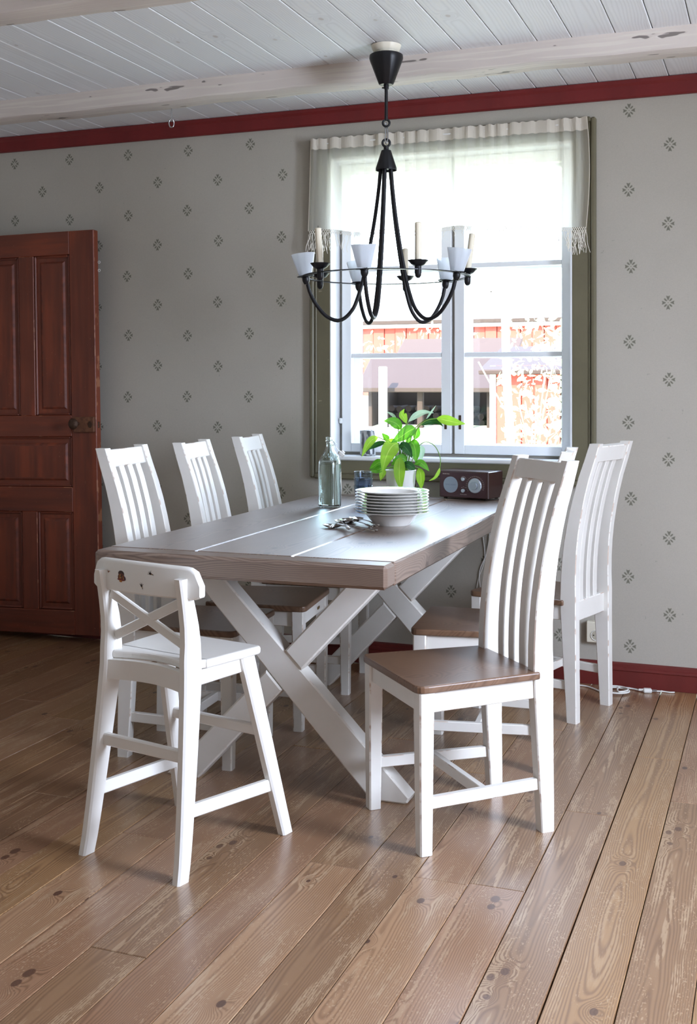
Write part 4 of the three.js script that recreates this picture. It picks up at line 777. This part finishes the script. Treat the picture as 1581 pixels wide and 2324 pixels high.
// ---------------------------------------------------------------- cords and socket
{
  const cordM = std({ color: 0xecebe6, roughness: 0.5 });
  const t = thing('radio_cord', 'thin white power cord hanging down the wall behind the table', 'cord', [0, 0, 0]);
  mesh('cable', tube([[-1.17, 0.76, 0.035], [-1.158, 0.69, 0.02], [-1.16, 0.6, 0.008], [-1.175, 0.52, 0.006], [-1.205, 0.44, 0.007], [-1.2, 0.33, 0.01], [-1.24, 0.2, 0.014], [-1.3, 0.11, 0.035], [-1.32, 0.03, 0.05], [-1.25, 0.005, 0.07], [-1.05, 0.005, 0.09]], 0.0027, 90, 6), cordM, t);
  mesh('cable', tube([[-1.2, 0.76, 0.035], [-1.192, 0.68, 0.018], [-1.19, 0.6, 0.007], [-1.182, 0.5, 0.006], [-1.212, 0.4, 0.006], [-1.222, 0.3, 0.009], [-1.21, 0.18, 0.016], [-1.19, 0.1, 0.032], [-1.12, 0.02, 0.05], [-1.0, 0.005, 0.07]], 0.0022, 80, 6), cordM, t);
  const e = thing('extension_cord', 'white extension cord coiled on the floor by the baseboard with its plug loose', 'cord', [0, 0, 0]);
  const coil = []; for (let i = 0; i <= 24; i++) { const a = Math.PI * 0.75 + i / 24 * Math.PI * 3.6; coil.push([-0.615 + Math.cos(a) * (0.062 - 0.0004 * i), 0.005 + 0.0012 * i * 0.4, 0.115 + Math.sin(a) * 0.05]); }
  mesh('cable', tube([[-1.0, 0.005, 0.06], [-0.85, 0.005, 0.085], [-0.74, 0.005, 0.075], ...coil, [-0.6, 0.009, 0.06], [-0.56, 0.006, 0.05], [-0.52, 0.006, 0.068]], 0.0033, 220, 7), cordM, e);
  mesh('plug', bev(0.034, 0.016, 0.028, 0.004), whitePlastic, e, [-0.489, 0.0085, 0.07], [0, 0.2, 0]);
  mesh('strain_relief', lathe([[0, 0], [0.006, 0], [0.0045, 0.02], [0, 0.02]], 14).rotateZ(Math.PI / 2), whitePlastic, e, [-0.504, 0.008, 0.069]);
  for (const s of [-1, 1]) mesh('pin', new THREE.CylinderGeometry(0.0023, 0.0023, 0.018, 10).rotateZ(Math.PI / 2), steel, e, [-0.463, 0.0085, 0.066 + s * 0.0095], [0, 0.2, 0]);
  mesh('cable', tube([[-0.455, 0.004, 0.05], [-0.43, 0.004, 0.045], [-0.405, 0.004, 0.05], [-0.385, 0.004, 0.043]], 0.003, 20, 6), cordM, e);
  const s = thing('wall_socket', 'cream wall socket low on the wall behind the right hand chair', 'socket', [-0.702, 0.22, 0.0], 0);
  mesh('housing', bev(0.082, 0.088, 0.03, 0.004), creamPlastic, s, [0, 0, 0.0152]);
  mesh('outlet_well', lathe([[0.019, -0.001], [0.019, 0.003], [0.021, 0.004], [0.022, 0], [0.019, -0.001]], 36).rotateX(Math.PI / 2), whitePlastic, s, [0, -0.012, 0.03]);
  mesh('outlet_face', new THREE.CylinderGeometry(0.019, 0.019, 0.001, 30).rotateX(Math.PI / 2), std({ color: 0xb9b2a0, roughness: 0.6 }), s, [0, -0.012, 0.0305]);
  for (const q of [-1, 1]) mesh('contact_hole', new THREE.CylinderGeometry(0.0028, 0.0028, 0.001, 10).rotateX(Math.PI / 2), darkGap, s, [q * 0.0095, -0.012, 0.0312]);
}

// ---------------------------------------------------------------- the yard outside the window
{
  const ground = std({ color: 0xb9b79a, roughness: 1 });
  const g = new THREE.PlaneGeometry(60, 40, 40, 40).rotateX(-Math.PI / 2); g.translate(-6, 0, -20.3);
  const p = g.attributes.position; for (let i = 0; i < p.count; i++) { const z = -p.getZ(i); p.setY(i, z < 9 ? -0.35 + 1.15 * sst(0.5, 9, z) : 0.8 + 0.05 * (z - 9) + 0.1 * Math.sin(p.getX(i) * 0.5)); } g.computeVertexNormals();
  const m = mesh('yard', g, ground, scene); m.userData = { kind: 'structure', label: 'bright sunny yard outside the window' };
  const m2 = mesh('side_yard', new THREE.PlaneGeometry(30, 40).rotateX(-Math.PI / 2).translate(17.4, -0.4, 10), ground, scene); m2.userData = { kind: 'structure', label: 'garden on the right side of the house' };
  const redBoard = std({ color: 0xa8483c, roughness: 0.85 }), darkWood = std({ color: 0x3b302a, roughness: 0.9 }), roofM = std({ color: 0x3c2e2a, roughness: 0.8 }), trimW = std({ color: 0xe9e8e4, roughness: 0.7 });
  // red barn across the yard: vertical boards with battens
  const barn = thing('red_barn', 'red board barn across the yard seen through the upper panes', 'barn', [-6.4, 0.9, -14]);
  for (let i = 0; i < 32; i++) mesh('wall_board', bev(0.192, 1.42, 0.03, 0.004), redBoard, barn, [-3.1 + i * 0.2, 0.71, (i % 2) * 0.02]);
  mesh('eave_board', bev(6.8, 0.07, 0.1, 0.01), darkWood, barn, [0, 1.44, 0.08]);
  mesh('wall_core', bev(6.3, 1.4, 3, 0.01), darkWood, barn, [0, 0.7, -1.55]);
  mesh('roof', bev(6.9, 0.06, 2.6, 0.01), std({ color: 0xb9b6b2, roughness: 0.6 }), barn, [0, 1.75, -1.1], [0.3, 0, 0]);
  // open woodshed nearer the house
  const shed = thing('woodshed', 'dark open woodshed with a low tiled roof seen through the lower left pane', 'shed', [-3.95, 0.74, -8.6]);
  mesh('back_wall', bev(1.5, 0.62, 0.05, 0.005), darkWood, shed, [0.1, 0.31, -0.5]); for (const s of [-1, 1]) mesh('side_wall', bev(0.05, 0.62, 1, 0.005), darkWood, shed, [0.1 + s * 0.73, 0.31, 0]);
  mesh('roof', bev(1.75, 0.04, 0.75, 0.008), roofM, shed, [0.14, 0.66, 0.42], [0.62, 0, 0]); mesh('roof', bev(1.55, 0.04, 0.75, 0.008), std({ color: 0x46362f, roughness: 0.8 }), shed, [0.22, 0.9, -0.3], [0.55, 0, 0]);
  mesh('fascia', bev(1.75, 0.05, 0.03, 0.005), darkWood, shed, [0.14, 0.46, 0.72]);
  for (const x of [-0.42, 0.02, 0.62]) mesh('post', bev(0.07, 0.55, 0.07, 0.008), darkWood, shed, [x, 0.25, 0.55]);
  const r = rng(55);
  for (let i = 0; i < 34; i++) mesh('log', new THREE.CylinderGeometry(0.04, 0.045, 0.3, 9).rotateX(Math.PI / 2 + (r() - 0.5) * 0.1), i % 3 ? darkWood : roofM, shed, [-0.55 + (i % 12) * 0.115 + (r() - 0.5) * 0.02, 0.05 + Math.floor(i / 12) * 0.085, -0.2]);
  // white garden post
  const po = mesh('garden_post', bev(0.085, 1.0, 0.085, 0.01), trimW, scene, [-4.28, 0.97, -7.7]); tag(po, 'white post standing in front of the woodshed', 'post');
  // red outhouse to the right
  const oh = thing('red_outhouse', 'small red outhouse behind the bush seen through the right sash', 'shed', [-2.35, 0.5, -6.6]);
  for (let i = 0; i < 5; i++) mesh('wall_board', bev(0.125, 0.95, 0.03, 0.004), redBoard, oh, [-0.26 + i * 0.13, 0.48, (i % 2) * 0.015]);
  mesh('corner_board', bev(0.06, 0.95, 0.05, 0.006), trimW, oh, [-0.36, 0.48, 0.01]); mesh('wall_core', bev(0.68, 0.94, 0.8, 0.01), darkWood, oh, [0, 0.47, -0.43]); mesh('roof', bev(0.95, 0.05, 1.1, 0.01), roofM, oh, [0, 1.02, -0.35], [0.25, 0, 0]);
  // bush and overhanging branch with small leaves
  const lg = (() => { const s = new THREE.Shape(); s.moveTo(0, 0); s.quadraticCurveTo(0.5, 0.35, 0, 1); s.quadraticCurveTo(-0.5, 0.35, 0, 0); const q = new THREE.ShapeGeometry(s, 4); return q; })();
  const lmat = phy({ color: 0xd8e4b4, roughness: 0.9, transmission: 0.4, thickness: 0, side: THREE.DoubleSide });
  const scatter = (parent, n, fn, size) => { const im = new THREE.InstancedMesh(lg, lmat, n), o = new THREE.Object3D(), c = new THREE.Color(); for (let i = 0; i < n; i++) { const [x, y, z] = fn(i); o.position.set(x, y, z); o.rotation.set(r() * 6, r() * 6, r() * 6); o.scale.setScalar(size * (0.6 + 0.8 * r())); o.updateMatrix(); im.setMatrixAt(i, o.matrix); im.setColorAt(i, c.setRGB(0.8 + 0.3 * r(), 0.9 + 0.2 * r(), 0.7 + 0.3 * r())); } im.name = 'foliage'; im.userData.kind = 'stuff'; shadows(im); parent.add(im); };
  const bark = std({ color: 0x8a8074, roughness: 0.9 });
  const bush = thing('garden_bush', 'leafy bush in the yard seen through the right sash', 'bush', [-1.95, 0.15, -4.9]);
  for (let i = 0; i < 9; i++) { const a = r() * 6.28, q = 0.25 + 0.35 * r(), h = 0.7 + r() * 0.8; mesh('stem', tube([[0, 0, 0], [Math.cos(a) * q * 0.3, h * 0.5, Math.sin(a) * q * 0.3], [Math.cos(a) * q, h, Math.sin(a) * q]], 0.008, 10, 5), bark, bush); }
  scatter(bush, 900, () => { const a = r() * 6.28, q = Math.sqrt(r()) * 0.42, h = 0.2 + r() * 1.5; return [Math.cos(a) * q + 0.12, h, Math.sin(a) * q]; }, 0.075);
  const birch = thing('young_tree', 'slender pale tree trunk with overhanging twigs outside the right sash', 'tree', [-2.06, 0.05, -4.6]);
  mesh('trunk', tube([[0, 0, 0], [-0.02, 0.6, 0], [-0.06, 1.3, 0.0], [-0.07, 2.2, 0.05], [-0.1, 3.6, 0.1]], 0.035, 40, 9), std({ color: 0xdedbd4, roughness: 0.9 }), birch);
  for (const q of [[[-0.06, 2.25, 0.03], [-0.13, 2.05, 0.25], [-0.1, 1.96, 0.4]], [[-0.1, 1.97, 0.4], [0.1, 1.93, 0.42], [0.22, 1.85, 0.45], [0.36, 1.7, 0.5]], [[-0.07, 2.1, 0.05], [-0.3, 2.03, 0.2], [-0.5, 2.02, 0.3]], [[-0.08, 2.8, 0.06], [0.2, 2.6, 0.3], [0.4, 2.5, 0.4]]]) mesh('twig', tube(q, 0.007, 16, 5), bark, birch);
  scatter(birch, 260, (i) => [(r() - 0.5) * 1.1 - 0.1, 1.9 + r() * 1.6, (r() - 0.5) * 0.9 + 0.2], 0.05);
  const sprig = thing('barn_shrub', 'light green shrub in front of the red barn seen through the upper left pane', 'bush', [-4.6, 0.75, -10.2]);
  mesh('stem', tube([[0, 0, 0], [0.1, 0.7, 0], [0.3, 1.2, 0.1]], 0.015, 12, 6), bark, sprig); mesh('stem', tube([[0, 0, 0], [-0.2, 0.6, 0], [-0.5, 1.05, 0.1]], 0.015, 12, 6), bark, sprig);
  scatter(sprig, 150, () => [(r() - 0.5) * 1.7, 0.85 + 0.4 * r() + 0.15 * Math.sin(r() * 6), (r() - 0.5) * 0.6], 0.085);
}
renderer.render(scene, camera);
